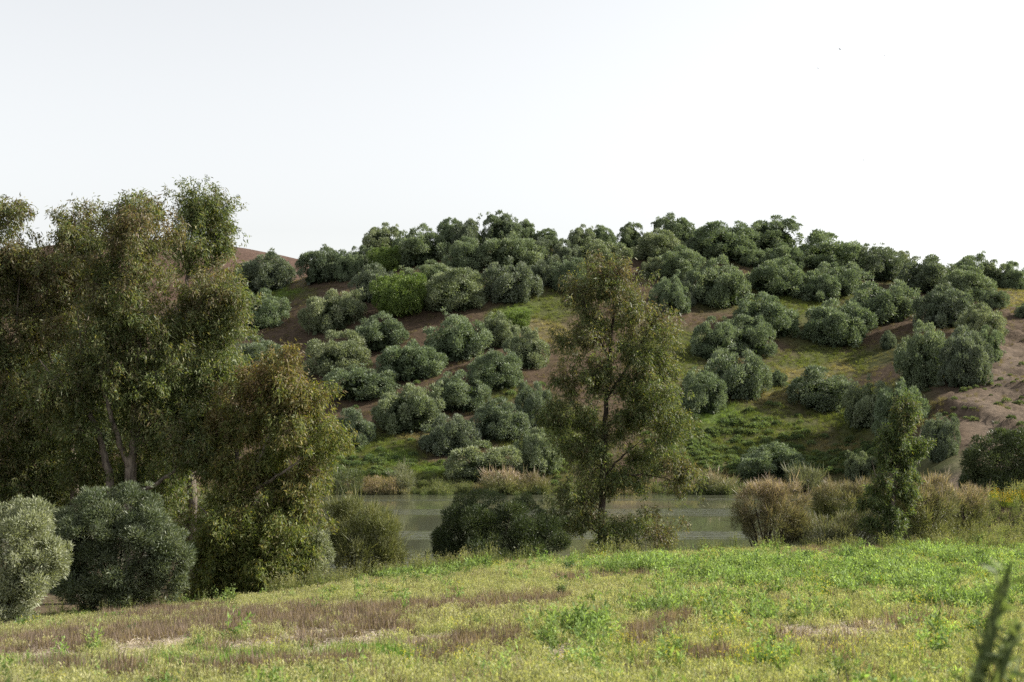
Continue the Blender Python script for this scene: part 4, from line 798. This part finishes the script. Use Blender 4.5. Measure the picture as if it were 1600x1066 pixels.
herb('narrow upright herb near the field edge below the tamarisk thicket', 1329, 882, 24, 16, HG, 303)
herb('small dark herb at the field edge facing the open water', 1135, 890, 20, 14, HG, 304)
herb('feathery light green plant standing taller in the pale grass', 878, 940, 26, 18, [(.12, .17, .06), (.15, .2, .08)], 305)
herb('leafy green plant alone in the dead grass below the dark willow', 201, 998, 20, 14, HG, 306)
herb('round green plant at the field edge below the dark willow', 216, 980, 14, 16, HG, 307)
herb('tall leafy stalk near the camera, out of focus in the bottom corner', 1400, 1066, 590, 50, [(.11, .15, .055), (.15, .20, .07), (.20, .25, .10)], 308, lean=.3, name='leafy_stalk', Y=6.0, n=520, ll=.42)

# ------------------------------------------------------------------ birds
M_BIRD, _, pb, _ = base_mat('bird_feathers'); pb.inputs['Base Color'].default_value = (.03, .028, .027, 1); pb.inputs['Roughness'].default_value = .7
def bird(label, u, v, Y, span, roll, heading):
    s = span / 2
    prof = [(-.55, .01), (-.45, .05), (-.2, .12), (.1, .14), (.32, .09), (.42, .085), (.5, .05), (.58, .008)]
    bv, bq = tubes([(np.array([(0, q[0] * s, 0) for q in prof]), np.array([q[1] * s for q in prof]))], 8)
    e = link('bird', None, loc=at(u, v, Y)); e.rotation_euler = (.1, roll, heading); tag(e, label, 'bird', 'birds in the sky')
    me = make_mesh('body', bv, bq, smooth_shade=True); me.materials.append(M_BIRD); link('body', me, e)
    for sgn in (-1, 1):
        xs = [.08, .35, .65, 1.0]; ch0 = [.22, .26, .16, -.12]; ch1 = [-.16, -.10, -.16, -.22]; zz = [.03, .16, .2, .12]
        top = [(sgn * a * s, b * s, c * s + .012 * s) for a, b, c in zip(xs, ch0, zz)] + [(sgn * a * s, b * s, c * s + .012 * s) for a, b, c in zip(xs, ch1, zz)]
        bot = [(p[0], p[1], p[2] - .03 * s) for p in top]; Vw = top + bot; Qw = []
        for i in range(3): Qw += [(i, i + 1, i + 5, i + 4), (8 + i, 12 + i, 13 + i, 9 + i), (i, 8 + i, 9 + i, i + 1), (4 + i, 5 + i, 13 + i, 12 + i)]
        Qw += [(0, 4, 12, 8), (3, 11, 15, 7)]
        me = make_mesh('wing', Vw, Qw); me.materials.append(M_BIRD); link('wing', me, e)
    tl = [(-.06, -.5, .02), (.06, -.5, .02), (.16, -.85, .02), (-.16, -.85, .02)]; Vt = [(a * s, b * s, c * s) for a, b, c in tl] + [(a * s, b * s, (c - .03) * s) for a, b, c in tl]
    me = make_mesh('tail', Vt, [(0, 1, 2, 3), (4, 7, 6, 5), (0, 4, 5, 1), (1, 5, 6, 2), (2, 6, 7, 3), (3, 7, 4, 0)]); me.materials.append(M_BIRD); link('tail', me, e)
bird('largest dark bird speck, topmost in the bright sky', 1312, 77, 110, .3, .5, .6)
bird('faint bird speck at the same height, farthest toward the photo edge', 1382, 87, 170, .24, -.3, 1.8)
bird('thin bird speck slightly below the topmost one, toward the hill summit', 1278, 107, 140, .26, .8, .2)
bird('lowest single dark bird above the falling crest', 1349, 250, 100, .26, -.6, 2.4)
bird('barely visible tiny bird below the group of three', 1324, 133, 260, .26, .2, 1.2)
